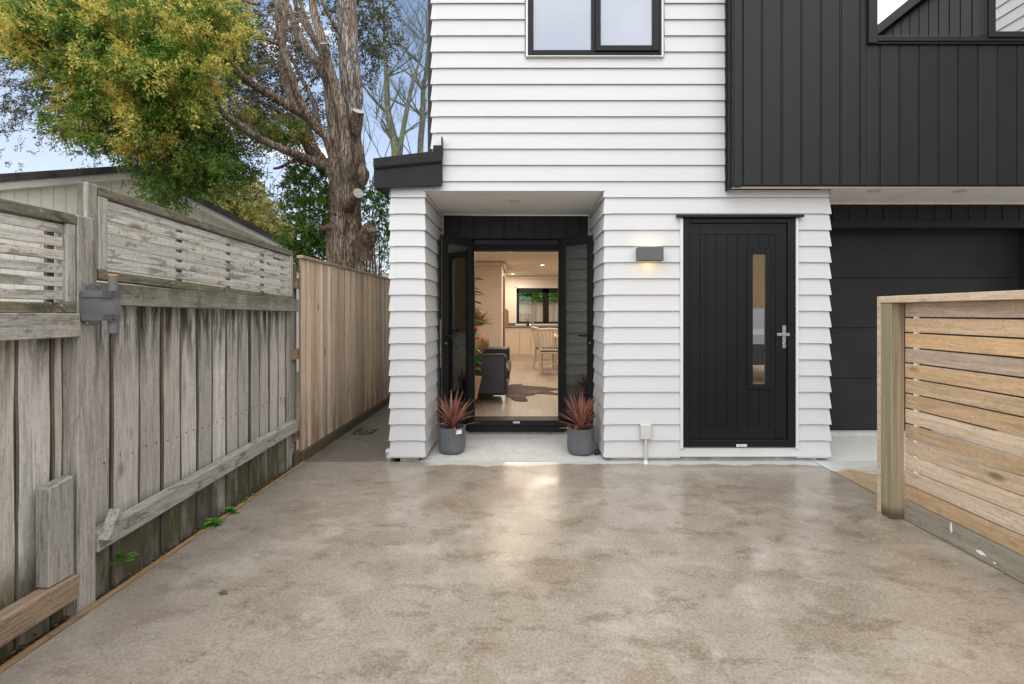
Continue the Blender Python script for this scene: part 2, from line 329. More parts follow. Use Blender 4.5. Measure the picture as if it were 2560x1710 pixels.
# ------------------------------------------------------------------ mesh builder
class MB:
    def __init__(s): s.v = []; s.f = []; s.mi = []
    def add(s, vs, fs, mi=0):
        o = len(s.v); s.v += [tuple(x) for x in vs]
        s.f += [tuple(i+o for i in f) for f in fs]; s.mi += [mi]*len(fs); return s
    def box(s, x0, x1, y0, y1, z0, z1, mi=0, M4=None, ch=0):
        if x0 > x1: x0, x1 = x1, x0
        if y0 > y1: y0, y1 = y1, y0
        if z0 > z1: z0, z1 = z1, z0
        c = min(ch, (x1-x0)*.45, (y1-y0)*.45, (z1-z0)*.45)
        if c <= 0:
            vs = [(x,y,z) for z in (z0,z1) for (x,y) in ((x0,y0),(x1,y0),(x1,y1),(x0,y1))]
            fs = [(0,3,2,1),(4,5,6,7),(0,1,5,4),(1,2,6,5),(2,3,7,6),(3,0,4,7)]
        else:   # box with chamfered edges
            vs = []; X=(x0,x1); Y=(y0,y1); Z=(z0,z1); idx = {}
            for i in (0,1):
                for j in (0,1):
                    for k in (0,1):
                        sx = c if i == 0 else -c; sy = c if j == 0 else -c; sz = c if k == 0 else -c
                        for a, p in enumerate(((X[i], Y[j]+sy, Z[k]+sz), (X[i]+sx, Y[j], Z[k]+sz), (X[i]+sx, Y[j]+sy, Z[k]))):
                            idx[(i,j,k,a)] = len(vs); vs.append(p)
            I = lambda *q: idx[q]
            fs = []
            for i in (0,1): fs.append((I(i,0,0,0),I(i,1,0,0),I(i,1,1,0),I(i,0,1,0)))
            for j in (0,1): fs.append((I(0,j,0,1),I(1,j,0,1),I(1,j,1,1),I(0,j,1,1)))
            for k in (0,1): fs.append((I(0,0,k,2),I(1,0,k,2),I(1,1,k,2),I(0,1,k,2)))
            for i in (0,1):
                for j in (0,1): fs.append((I(i,j,0,0),I(i,j,1,0),I(i,j,1,1),I(i,j,0,1)))
                for k in (0,1): fs.append((I(i,0,k,0),I(i,1,k,0),I(i,1,k,2),I(i,0,k,2)))
            for j in (0,1):
                for k in (0,1): fs.append((I(0,j,k,1),I(1,j,k,1),I(1,j,k,2),I(0,j,k,2)))
            for i in (0,1):
                for j in (0,1):
                    for k in (0,1): fs.append((I(i,j,k,0),I(i,j,k,1),I(i,j,k,2)))
            cen = Vector(((x0+x1)/2,(y0+y1)/2,(z0+z1)/2)); nf = []
            for f in fs:
                q = [Vector(vs[a]) for a in f]; nn = (q[1]-q[0]).cross(q[2]-q[0]); m = sum(q, Vector())/len(q)
                nf.append(f if nn.dot(m-cen) > 0 else tuple(reversed(f)))
            fs = nf
        if M4 is not None: vs = [M4 @ Vector(p) for p in vs]
        return s.add(vs, fs, mi)
    def quad(s, a, b, c, d, mi=0): return s.add([a,b,c,d], [(0,1,2,3)], mi)
    def tube(s, pts, rad, n=8, mi=0, wob=0, caps=True, sx=1):
        pts = [Vector(p) for p in pts]; m = len(pts)
        if not hasattr(rad, '__len__'): rad = [rad]*m
        vs = []; up = Vector((0.13,.21,1)).normalized(); prev = None
        for i, p in enumerate(pts):
            d = (pts[min(i+1,m-1)]-pts[max(i-1,0)])
            d = d.normalized() if d.length > 1e-9 else Vector((0,0,1))
            if prev is None:
                a = d.cross(Vector((0,1,0))); a = a if a.length > .2 else d.cross(Vector((1,0,0)))
            else: a = prev - d*prev.dot(d)
            a.normalize(); b = d.cross(a); prev = a
            for k in range(n):
                th = 2*math.pi*k/n; r = rad[i]*(1+(random.uniform(-wob,wob) if wob else 0))
                vs.append(p+a*math.cos(th)*r+b*math.sin(th)*r)
        fs = [(i*n+k, i*n+(k+1)%n, (i+1)*n+(k+1)%n, (i+1)*n+k) for i in range(m-1) for k in range(n)]
        if caps: fs += [tuple(reversed(range(n))), tuple((m-1)*n+k for k in range(n))]
        return s.add(vs, fs, mi)
    def lathe(s, c, prof, n=32, mi=0, flute=None):
        vs = []
        for (r, z) in prof:
            for k in range(n):
                th = 2*math.pi*k/n; rr = r
                if flute: rr = r*(1+flute(k, z))
                vs.append((c[0]+rr*math.cos(th), c[1]+rr*math.sin(th), c[2]+z))
        m = len(prof)
        fs = [(i*n+k, i*n+(k+1)%n, (i+1)*n+(k+1)%n, (i+1)*n+k) for i in range(m-1) for k in range(n)]
        fs += [tuple(reversed(range(n))), tuple((m-1)*n+k for k in range(n))]
        return s.add(vs, fs, mi)
    def xf(s, M4):
        s.v = [tuple(M4 @ Vector(p)) for p in s.v]
        if M4.determinant() < 0: s.f = [tuple(reversed(f)) for f in s.f]
        return s
    def build(s, name, mats, parent=None, smooth=False, local=False):
        me = bpy.data.meshes.new(name)
        if not isinstance(mats, (list, tuple)): mats = [mats]
        vs = s.v
        off = Vector((0,0,0))
        if parent is not None and not local: off = wloc(parent)
        if off.length > 0: vs = [(a-off.x, b-off.y, c-off.z) for a,b,c in vs]
        me.from_pydata(vs, [], s.f); me.update()
        for m in mats: me.materials.append(m)
        if len(mats) > 1: me.polygons.foreach_set('material_index', s.mi)
        if smooth:
            me.polygons.foreach_set('use_smooth', [True]*len(me.polygons))
            try: me.set_sharp_from_angle(angle=math.radians(38))
            except Exception: pass
        o = bpy.data.objects.new(name, me); COL.objects.link(o)
        if parent is not None: o.parent = parent
        return o
def wloc(o):
    v = Vector(o.location)
    while o.parent is not None: o = o.parent; v += o.location
    return v
def tag(o, label=None, cat=None, group=None, kind=None):
    if label: o['label'] = label
    if cat: o['category'] = cat
    if group: o['group'] = group
    if kind: o['kind'] = kind
    return o
def thing(name, label, cat, loc=(0,0,0), group=None):
    o = bpy.data.objects.new(name, None); COL.objects.link(o); o.location = loc; o.empty_display_size = .1
    return tag(o, label, cat, group)
def bx(name, mat, parent, *a, ch=0): return MB().box(*a, ch=ch).build(name, mat, parent)
def dup(root, loc, rotz, label, group=None):
    r = root.copy(); COL.objects.link(r); r.location = loc; r.rotation_euler = (0,0,rotz); r['label'] = label
    if group: r['group'] = group
    for ch in list(root.children):
        c = ch.copy(); COL.objects.link(c); c.parent = r
        for g in ch.children:
            d = g.copy(); COL.objects.link(d); d.parent = c
    return r

# ------------------------------------------------------------------ camera, world, sun
cam = bpy.data.cameras.new('camera'); co = bpy.data.objects.new('camera', cam); COL.objects.link(co)
co.location = (0,0,H); co.rotation_euler = (math.radians(90),0,0)
cam.lens = 17; cam.sensor_width = 36; cam.sensor_fit = 'HORIZONTAL'
cam.shift_x = -(CU-1280)/2560; cam.shift_y = -(855-CV)/2560
cam.clip_start = .05; cam.clip_end = 3000
scene.camera = co
w = bpy.data.worlds.new('World'); scene.world = w; w.use_nodes = True
nt = w.node_tree; nn = nt.nodes; ll = nt.links
bg = nn['Background']; bg.inputs[1].default_value = .15
sky = nn.new('ShaderNodeTexSky'); sky.sky_type = 'NISHITA'; sky.sun_disc = False
SE, SA = math.radians(56), math.radians(200)   # elevation; azimuth clockwise from +Y
sky.sun_elevation = SE; sky.sun_rotation = SA; sky.air_density = 1.2; sky.dust_density = .6; sky.ozone_density = 2.0
tc = nn.new('ShaderNodeTexCoord'); sp = nn.new('ShaderNodeSeparateXYZ'); ll.new(tc.outputs['Generated'], sp.inputs[0])
def wm(op, a, b=0.):
    n = nn.new('ShaderNodeMath'); n.operation = op
    for i, x in enumerate((a, b)):
        if isinstance(x, (int, float)): n.inputs[i].default_value = x
        else: ll.new(x, n.inputs[i])
    return n.outputs[0]
def wmr(v, a, b, c, d):
    n = nn.new('ShaderNodeMapRange'); n.interpolation_type = 'SMOOTHSTEP'; ll.new(v, n.inputs[0])
    for i, x in zip((1,2,3,4), (a,b,c,d)): n.inputs[i].default_value = x
    return n.outputs[0]
zz = wm('ADD', wm('MAXIMUM', sp.outputs[2], 0.), .22)
cx = nn.new('ShaderNodeCombineXYZ'); ll.new(wm('DIVIDE', sp.outputs[0], zz), cx.inputs[0]); ll.new(wm('DIVIDE', sp.outputs[1], zz), cx.inputs[1])
cn = nn.new('ShaderNodeTexNoise'); ll.new(cx.outputs[0], cn.inputs[0]); cn.inputs['Scale'].default_value = 2.1; cn.inputs['Detail'].default_value = 9; cn.inputs['Roughness'].default_value = .58
back = wmr(wm('SUBTRACT', sp.outputs[1], wm('MULTIPLY', sp.outputs[2], .55)), .40, -.25, 0., .55)   # unseen cloud overhead and to the south, thickened to fill the recess
cm = wmr(wm('ADD', cn.outputs[0], back), .555, .74, 0., .95)
hz = wmr(sp.outputs[2], .02, .58, .95, .05)        # milky horizon
mx1 = nn.new('ShaderNodeMix'); mx1.data_type = 'RGBA'; ll.new(hz, mx1.inputs[0]); ll.new(sky.outputs[0], mx1.inputs[6]); mx1.inputs[7].default_value = (4.3,4.75,6.0,1)
cl = nn.new('ShaderNodeMix'); cl.data_type = 'RGBA'; ll.new(wmr(cn.outputs[0], .35, .7, 0, 1), cl.inputs[0]); cl.inputs[6].default_value = (10.0,10.3,10.9,1); cl.inputs[7].default_value = (16.5,16.3,16.0,1)
mx2 = nn.new('ShaderNodeMix'); mx2.data_type = 'RGBA'; ll.new(cm, mx2.inputs[0]); ll.new(mx1.outputs[2], mx2.inputs[6]); ll.new(cl.outputs[2], mx2.inputs[7])
ll.new(mx2.outputs[2], bg.inputs[0])
sl = bpy.data.lights.new('sun', 'SUN'); sl.energy = .85; sl.angle = math.radians(50); sl.color = (1,.975,.94)
so = bpy.data.objects.new('sun', sl); COL.objects.link(so)
sd = Vector((math.sin(SA)*math.cos(SE), math.cos(SA)*math.cos(SE), math.sin(SE)))
so.rotation_euler = sd.to_track_quat('Z', 'Y').to_euler(); so.location = sd*50
vs = scene.view_settings; vs.view_transform = 'Standard'; vs.look = 'None'; vs.gamma = 1; vs.exposure = 0.38

# ------------------------------------------------------------------ setting
def S(o): return tag(o, kind='structure')
def sheet(name, mat, x0, x1, y0, y1, z): return S(MB().quad((x0,y0,z),(x1,y0,z),(x1,y1,z),(x0,y1,z)).build(name, mat))
g = MB()
g.quad((-900,-900,-.12),(900,-900,-.12),(900,900,-.12),(-900,900,-.12)); S(g.build('ground', M['grass']))
S(MB().box(-1.955, 2.648, -14, 4.395, -.11, 0).build('driveway', M['drive']))
S(MB().box(-1.985, -1.17, 4.403, 14, -.11, -.002).build('path', M['path']))
m = MB()
# garage apron: level then ramping up to the door
prof = [(-14, 0), (4.42, 0), (4.98, .085), (5.6, .09)]
for (ya, za), (yb, zb) in zip(prof, prof[1:]):
    m.quad((2.656,ya,za),(12,ya,za),(12,yb,zb),(2.656,yb,zb))
S(m.build('garage_apron', M['apron']))
S(MB().box(-.93, 2.80, 4.399, 5.5, -.10, .004).build('porch_slab', M['porch']))
S(MB().quad((-2.14,-6,-.03),(-1.96,-6,-.03),(-1.96,4.4,-.03),(-2.14,4.4,-.03)).build('soil_strip', M['soil']))
S(MB().box(-1.992,-1.957,-6,4.395,-.1,.006).build('kerb_strip', M['kerb']))
# hill far behind
m = MB(); n = 60
pts = []
for i in range(n+1):
    a = math.radians(-75+100*i/n); d = 160
    hgt = 13+5*math.sin(i*.35)+3*math.sin(i*1.1+1)+random.uniform(-.5,.5)
    pts.append((d*math.sin(a), d*math.cos(a), hgt))
for (a, b) in zip(pts, pts[1:]):
    m.quad((a[0]*.75,a[1]*.75,-1),(b[0]*.75,b[1]*.75,-1),(b[0],b[1],b[2]),(a[0],a[1],a[2]))
    m.quad((a[0],a[1],a[2]),(b[0],b[1],b[2]),(b[0]*1.3,b[1]*1.3,-1),(a[0]*1.3,a[1]*1.3,-1))
S(m.build('hills', M['hill']))

# ------------------------------------------------------------------ the house
YF, YI = 4.41, 5.40
PIT, ZB = .1472, .048
house = thing('house', 'two storey white weatherboard and charcoal clad house with open glass doors', 'house', (0.8, YF, 0))
def boards(mb, p0, p1, n, z0, z1, holes=(), e0=0, e1=0, db=.0195, dt=.004, zb=ZB, drop=0., cap=True):
    p0 = Vector((*p0,0)); p1 = Vector((*p1,0)); n = Vector((*n,0)); L = (p1-p0).length; tv = (p1-p0)/L
    k = int(math.floor((z0-zb+1e-6)/PIT))
    while zb+k*PIT < z1-1e-6:
        zl = zb+k*PIT; a = max(zl, z0); b = min(zl+PIT, z1)
        D = lambda z: db+(dt-db)*(z-zl)/PIT
        cuts = sorted({a, b, *[h for ho in holes for h in ho[2:4] if a < h < b]})
        for za, zc in zip(cuts, cuts[1:]):
            iv = [(0, L)]
            for (h0,h1,hz0,hz1) in holes:
                if hz0 <= za+1e-6 and hz1 >= zc-1e-6:
                    iv = [q for (i0,i1) in iv for q in ((i0,min(i1,h0)),(max(i0,h1),i1)) if q[1]-q[0] > 1e-4]
            for (i0, i1) in iv:
                da, dc = D(za), D(zc)
                x0e = e0 if i0 < 1e-6 else 0; x1e = e1 if i1 > L-1e-6 else 0
                zo = drop if abs(za-zl) < 1e-6 else 0
                A = p0+tv*(i0-x0e*da)+n*da+Vector((0,0,za-zo)); B = p0+tv*(i1+x1e*da)+n*da+Vector((0,0,za-zo))
                C = p0+tv*(i1+x1e*dc)+n*dc+Vector((0,0,zc)); E = p0+tv*(i0-x0e*dc)+n*dc+Vector((0,0,zc))
                fs = [(0,1,2,3)]; vs = [A,B,C,E]
                if abs(za-zl) < 1e-6 or za == cuts[0]:   # drip edge and underside
                    vs += [A-n*(da-dt+.004)+Vector((0,0,.004)), B-n*(da-dt+.004)+Vector((0,0,.004))]; fs.append((0,4,5,1))
                if cap:
                    o = len(vs); vs += [A-n*da, E-n*dc, B-n*da, C-n*dc]
                    fs += [(0,3,o+1,o), (1,o+2,o+3,2)]
                mb.add(vs, fs)
        k += 1
wb = MB(); Zs = ZB+16*PIT
front = lambda x0, x1, z0, z1, holes=(), e0=0, e1=0: boards(wb, (x0,YF), (x1,YF), (0,-1), z0, z1, [(h[0]-x0,h[1]-x0,h[2],h[3]) for h in holes], e0, e1)
DX0, DX1, DZ0, DZ1 = 1.442, 2.506, .125, 2.235
front(-1.19, -.894, ZB, Zs, e0=1, e1=1)
front(.759, 2.79, ZB, Zs, [(DX0, DX1, DZ0, DZ1)], 1, 1)
front(-1.19, -.81, Zs, 2.50, [(-.894, 0, 0, 2.463)], e0=1)
front(1.858, 2.79, Zs, 2.471, e1=1)
WX0, WX1, WZ0, WZ1 = P(1312,0,YF).x, P(1660,0,YF).x, P(0,145,YF).z, 4.95
front(-.81, 1.858, Zs, 6.2, [(-.81, .759, 0, 2.463), (WX0, WX1, WZ0, WZ1)], e0=1)
boards(wb, (-.894,YF), (-.894,YI-.02), (1,0), ZB, 2.46, e0=1)
boards(wb, (.759,YF), (.759,YI-.02), (-1,0), ZB, 2.46, e0=1)
boards(wb, (-1.19,YF), (-1.19,13.2), (-1,0), ZB, 2.5, e0=1)
boards(wb, (-.81,YF), (-.81,13.2), (-1,0), 2.52, 6.2, e0=1)
boards(wb, (2.79,YF), (2.79,4.9), (1,0), ZB, 2.46, e0=1)
wb.build('weatherboard_wall', M['white'], house)
# corner soakers
for (p, t2, n2) in [((-1.19,YF),(1,0),(0,-1)), ((-.894,YF),(-1,0),(0,-1)), ((.759,YF),(1,0),(0,-1)), ((2.79,YF),(-1,0),(0,-1)), ((-.894,YF),(0,1),(1,0)), ((.759,YF),(0,1),(-1,0)), ((2.79,YF),(0,1),(1,0)), ((-1.19,YF),(0,1),(-1,0))]:
    q = (p[0]+t2[0]*.042, p[1]+t2[1]*.042)
    sk = MB(); boards(sk, p, q, n2, ZB, Zs, e0=1, db=.021, dt=.0055, drop=.003, cap=False); sk.build('corner_soaker', M['white'], house)
sk = MB(); boards(sk, (-.81,YF), (-.768,YF), (0,-1), 2.7, 6.2, e0=1, db=.021, dt=.0055, drop=.003, cap=False)
sk.build('corner_soaker', M['white'], house)
# core walls behind the boards, foundations, roofs
m = MB()
m.box(-1.188,-.897, YF+.002, YI-.03, .03, 2.5); m.box(.761,DX0-.002, YF+.002,YI-.03, .03,2.45); m.box(DX1+.002,2.788,YF+.002,4.98,.03,2.45)
m.box(DX0-.002,DX1+.002,YF+.002,YI-.03,DZ1+.004,2.45); m.box(DX0-.002,DX1+.002,YF+.06,YF+.3,.03,DZ1-.02)
m.box(-.808,WX0-.002,YF+.002,YF+.15,2.52,6.2); m.box(WX1+.002,1.9,YF+.002,YF+.15,2.52,6.2)
m.box(WX0-.002,WX1+.002,YF+.002,YF+.15,2.52,WZ0-.003); m.box(WX0-.002,WX1+.002,YF+.002,YF+.15,WZ1+.003,6.2)
m.box(-.808,-.7,YF+.15,13.1,2.6,6.2); m.box(-1.188,-1.10,YI-.03,13.1,.03,2.5)
m.build('wall_core', M['soffit'], house)
m = MB()
m.box(P(1001,0,4.43).x, P(1047,0,4.43).x, 4.425, 4.8, -.02, .0475); m.build('foundation', M['found'], house); m = MB()
m.box(P(1527,0,4.43).x, P(2040,0,4.43).x, 4.425, 4.8, -.02, .0475)
m.build('foundation', M['found'], house)
bx('roof', M['black'], house, -.95, 7.4, 4.0, 13.4, 6.2, 6.4)
# recess ceiling, scotia, header cladding
bx('soffit_panel', M['soffit'], house, -.892, .757, YF+.002, YI+.1, 2.463, 2.55)
bx('header_face', M['white'], house, -.894, .759, YF-.0052, YF+.0018, 2.4632, 2.50)
m = MB(); m.box(-.89,.755,YI-.03,YI-.008,2.437,2.4628, ch=.006)
m.box(-.892,-.872,YI-.035,YI-.004,.05,2.437); m.box(.737,.757,YI-.035,YI-.004,.05,2.437); m.build('trim', M['trimwhite'], house)
m = MB(); x = -.872
while x < .737:
    x2 = min(x+.159, .737); m.box(x+.004, x2-.004, YI-.004, YI+.02, 2.18, 2.437, ch=.003); x += .171
m.box(-.872,.737,YI+.006,YI+.03,2.18,2.437); m.build('header_cladding', M['charcoal'], house)
# door surround walls flanking the french doors (dark)
m = MB(); m.box(-.872,-.56,YI,YI+.06,.0,2.18); m.box(.435,.737,YI,YI+.06,.0,2.18); m.build('side_panel', M['charcoal'], house)
# French door frame
OX0, OX1 = -.535, .410
m = MB()
m.box(OX0-.04,OX0,YI-.05,YI+.12,.06,2.17,ch=.004); m.box(OX1,OX1+.04,YI-.05,YI+.12,.06,2.17,ch=.004)
m.box(OX0-.04,OX1+.04,YI-.05,YI+.12,2.105,2.17,ch=.004)
m.box(OX0,OX1,YI+.0,YI+.03,2.085,2.105); m.box(OX0,OX1,YI+.05,YI+.12,2.05,2.105,ch=.004)
m.build('door_frame', M['black'], house)
m = MB(); m.box(OX0-.17,OX1+.17,YI-.10,YI-.01,2.176,2.184); m.box(OX0-.17,OX1+.17,YI-.105,YI-.10,2.168,2.184); m.build('head_flashing', M['black'], house)
sill = MB().box(OX0-.06,OX1+.06,YI-.09,YI+.13,.115,.172,ch=.004).box(OX0-.06,OX1+.06,YI-.06,YI+.13,.035,.1145).build('door_sill', M['black'], house)
m = MB(); c0 = P(1290,1056,YI-.091)
m.box(c0.x-.035,c0.x+.040,YI-.0925,YI-.0902,c0.z-.009,c0.z+.009); st = m.build('sticker', M['sticker'], sill)
m = MB()
for k in range(6): m.box(c0.x-.02+k*.009,c0.x-.014+k*.009,YI-.0934,YI-.0926,c0.z-.004,c0.z+.004)
m.box(c0.x-.034,c0.x-.028,YI-.0934,YI-.0926,c0.z-.009,c0.z+.009)
m.build('sticker_text', M['ink'], sill)
bx('step', M['found'], house, OX0-.2, OX1+.2, YI-.03, YI+.2, .0045, .036)
# leaves
def leaf(hx, hy, ang, mirror, label):
    Lw, T, z0, z1 = .455, .045, .185, 2.165
    sg = -1 if mirror else 1
    R = Matrix.Translation((hx,hy,0)) @ Matrix.Rotation(ang, 4, 'Z') @ Matrix.Diagonal((1,sg,1,1))
    m = MB(); s = .07
    for (a,b,c,d) in ((0,s,z0,z1),(Lw-s,Lw,z0,z1),(s,Lw-s,z1-.085,z1),(s,Lw-s,z0,z0+.11)):
        m.box(a,b,-T/2,T/2,c,d,ch=.004)
    for (a,b,c,d) in ((s,s+.014,z0+.11,z1-.085),(Lw-s-.014,Lw-s,z0+.11,z1-.085)): m.box(a,b,-T/2+.006,T/2-.006,c,d)
    if mirror: pass
    f = m.xf(R).build('french_door', M['black'], house); f['label'] = label
    MB().box(s+.006,Lw-s-.006,-.006,.006,z0+.10,z1-.08).xf(R).build('pane', M['doorglass'], f)
    MB().box(Lw+.0005,Lw+.004,-.004,.012,z0+.6,z0+1.1).box(Lw+.0005,Lw+.003,-.010,-.006,z0,z1).xf(R).build('lock_strip', M['steel'], f)
    m = MB(); yh = -T/2 if not mirror else -T/2
    for y0, y1 in ((-T/2-.008,-T/2),(T/2,T/2+.008)): m.box(Lw-.05,Lw-.02,y0,y1,1.0,1.22,ch=.003)
    m.box(Lw-.16,Lw-.028,-T/2-.05,-T/2-.034,1.105,1.123,ch=.004); m.tube([(Lw-.035,-T/2-.005,1.114),(Lw-.035,-T/2-.045,1.114)],.009)
    m.box(Lw-.16,Lw-.028,T/2+.034,T/2+.05,1.105,1.123,ch=.004); m.tube([(Lw-.035,T/2+.005,1.114),(Lw-.035,T/2+.045,1.114)],.009)
    m.xf(R).build('handle', M['black'], f)
    MB().tube([(Lw-.035,-T/2-.008,1.04),(Lw-.035,-T/2-.014,1.04)],.009,n=12).xf(R).build('keyhole', M['steel'], f); MB().tube([(Lw-.035,T/2+.008,1.04),(Lw-.035,T/2+.014,1.04)],.009,n=12).xf(R).build('keyhole', M['steel'], f)
leaf(-.538, 5.345, math.radians(229), True, 'left glass door leaf folded open outward')
leaf(.413, 5.345, math.radians(-41), False, 'right glass door leaf folded open outward')

# front door
def PY(u, v, Y=4.40): p = P(u, v, Y); return p.x, p.z
sx = lambda x: 1560+x*.459; sy = lambda y: 460+y*.459
X = lambda x: PY(sx(x),0)[0]; Z = lambda y: PY(0,sy(y))[1]
y0 = 4.384
m = MB()
m.box(X(318),X(355),y0,YF+.05,Z(1430),Z(187),ch=.003); m.box(X(888),X(930),y0,YF+.05,Z(1430),Z(187),ch=.003)
m.box(X(355),X(888),y0,YF+.05,Z(213),Z(187),ch=.003); m.box(X(355),X(888),y0,YF+.05,Z(1430),Z(1392),ch=.003)
m.build('door_frame', M['blackdoor'], house)
m = MB(); yl = y0+.016
gx0,gx1,gy0,gy1 = X(700),X(768),Z(1088),Z(383)
lx0,lx1,lz0,lz1 = X(357),X(886),Z(1390),Z(215)
def cutout(mb, x0,x1,z0,z1,ya,yb,hx0,hx1,hz0,hz1):
    mb.box(x0,hx0,ya,yb,z0,z1); mb.box(hx1,x1,ya,yb,z0,z1); mb.box(hx0,hx1,ya,yb,z0,hz0); mb.box(hx0,hx1,ya,yb,hz1,z1)
cutout(m, lx0,lx1,lz0,lz1,yl+.007,yl+.04,gx0,gx1,gy0,gy1)
# raised stile border
m.box(lx0,X(413),yl,yl+.0068,lz0,lz1,ch=.002); m.box(X(825),lx1,yl,yl+.0068,lz0,lz1,ch=.002)
m.box(X(413),X(825),yl,yl+.0068,Z(275),lz1,ch=.002); m.box(X(415),X(823),yl,yl+.0068,lz0,Z(1333),ch=.002)
ed = [415,445,502,560,618,676,734,792,823]
for a, b in zip(ed, ed[1:]):
    x0_, x1_ = X(a)+.0025, X(b)-.0025
    for (za, zb_) in ((Z(1330),Z(1117)),(Z(1117),Z(350)),(Z(350),Z(278))):
        xa, xb = x0_, x1_
        if za == Z(1117):
            if a >= 670 and b <= 797: continue
            xa = xa if a < 670 else max(xa, X(798)); xb = min(xb, X(671)) if a < 672 else xb
            if xb <= xa: continue
        m.box(xa,xb,yl+.001,yl+.0069,za,zb_)
door = m.build('front_door', M['blackdoor'], house)
m = MB(); a0,a1,b0,b1 = X(670),X(797),Z(1117),Z(350)
m.box(a0,gx0,yl-.012,yl+.006,b0,b1,ch=.005); m.box(gx1,a1,yl-.012,yl+.006,b0,b1,ch=.005); m.box(gx0,gx1,yl-.012,yl+.006,b0,gy0,ch=.005); m.box(gx0,gx1,yl-.012,yl+.006,gy1,b1,ch=.005)
m.build('glazing_bead', M['blackdoor'], door)
MB().box(gx0,gx1,yl+.002,yl+.008,gy0,gy1).build('pane', M['paneglass'], door)
MB().box(gx0-.02,gx1+.02,yl+.045,yl+.06,gy0-.02,gy1+.02).build('pane_backing', M['iwall'], door)
m = MB(); m.box(X(862),X(881),yl-.008,yl,Z(895),Z(770),ch=.003); m.box(X(820),X(888),yl-.05,yl-.036,Z(826),Z(811),ch=.003); m.tube([(X(872),yl,Z(818)),(X(872),yl-.045,Z(818))],.009)
m.build('handle', M['steel'], door)
MB().tube([(X(872),yl-.008,Z(868)),(X(872),yl-.013,Z(868))],.010,n=14).build('keyhole', M['chrome'], door)
m = MB(); m.box(X(608),X(665),y0-.0012,y0-.0002,Z(1428),Z(1415)); ds = m.build('sticker', M['sticker'], house)
m = MB()
for k in range(5): m.box(X(616+k*5),X(619+k*5),y0-.002,y0-.0014,Z(1424),Z(1419))
m.box(X(646),X(649),y0-.002,y0-.0014,Z(1426),Z(1417)); m.box(X(656),X(659),y0-.002,y0-.0014,Z(1425),Z(1418)); m.build('sticker_text', M['ink'], ds)
m = MB(); m.box(X(303),X(317.5),4.378,YF+.01,Z(1438),Z(186)); m.box(X(930.5),X(943),4.378,YF+.01,Z(1438),Z(186)); m.build('door_facing', M['trimwhite'], house)
m = MB(); m.box(X(283),X(965),4.355,YF+.01,Z(180),Z(173)); m.box(X(283),X(965),4.350,4.3549,Z(186),Z(173)); m.tube([(X(283),4.36,Z(178)),(X(275),4.36,Z(178))],.006); m.build('head_flashing', M['black'], house)

# upper left window
yw = 4.375
XX = lambda x: P(1060+x*.3571,0,4.39).x; ZZ = lambda y: P(0,y*.3571,4.39).z
m = MB(); top = 4.95
m.box(XX(727),XX(766),yw,YF+.06,ZZ(395),top,ch=.003); m.box(XX(1640),XX(1660),yw,YF+.06,ZZ(395),top,ch=.003)
m.box(XX(766),XX(1640),yw,YF+.06,ZZ(395),ZZ(368),ch=.003); m.box(XX(1170),XX(1197),yw,YF+.06,ZZ(368),top,ch=.003)
m.box(XX(766),XX(1170),yw+.006,YF+.06,ZZ(368),ZZ(352),ch=.003); m.box(XX(766),XX(1640),yw,YF+.06,top-.06,top,ch=.003)
w1 = m.build('window', M['black'], house)
m = MB()
m.box(XX(1198),XX(1234),yw-.015,yw+.03,ZZ(366),top-.07,ch=.003); m.box(XX(1594),XX(1638),yw-.015,yw+.03,ZZ(366),top-.07,ch=.003); m.box(XX(1234),XX(1594),yw-.015,yw+.03,ZZ(366),ZZ(328),ch=.003)
m.build('sash', M['black'], w1)
m = MB(); m.box(XX(766),XX(1170),yw+.02,yw+.026,ZZ(352),top-.06); m.box(XX(1234),XX(1594),yw+.006,yw+.012,ZZ(328),top-.07); m.build('pane', M['frost'], w1)
m = MB(); m.box(XX(712),XX(726.5),4.374,YF+.01,ZZ(405),top+.05); m.box(XX(1660.5),XX(1674),4.374,YF+.01,ZZ(405),top+.05); m.box(XX(712),XX(1674),4.371,4.40,ZZ(401),ZZ(395.5)); m.build('window_facing', M['trimwhite'], w1)
# bathroom behind
bx('bathroom_wall', M['soffit'], house, XX(700), XX(1700), 5.3, 5.35, 3.3, 5.2)
# dark upper volume
YB = 4.246; XB0 = 1.858; ZBt = 2.471
m = MB()
x = P(1856.4,0,YB).x; edges = []
RX0, RX1, RZ0, RZ1 = P(2167,0,YB).x, 5.4, P(0,112,YB).z, 4.9
bw = .1725; k = -1
m.box(XB0,XB0+.068,YB-.012,YB+.02,ZBt-.012,6.2,ch=.004)
xs = x
prev = XB0+.069
while prev < 6.0:
    a, b = prev+.0095, xs-.0095
    if b-a > .01:
        if b > RX0 and a < RX1:
            if a < RX0-.02: m.box(a,RX0-.002,YB,YB+.02,ZBt+.004,6.2,ch=.003)
            m.box(max(a,RX0) if a >= RX0-.02 else RX0, b,YB,YB+.02,ZBt+.004,RZ0-.002,ch=.003); m.box(max(a,RX0),b,YB,YB+.02,RZ1+.002,6.2,ch=.003)
        else: m.box(a,b,YB,YB+.02,ZBt+.004,6.2,ch=.003)
        # half-round bead in the groove
        m.box(xs-.0045, xs+.0045, YB+.004, YB+.02, ZBt+.004, RZ0-.002 if (b > RX0-.01 and b < RX1) else 6.2)
    prev = xs; xs += bw
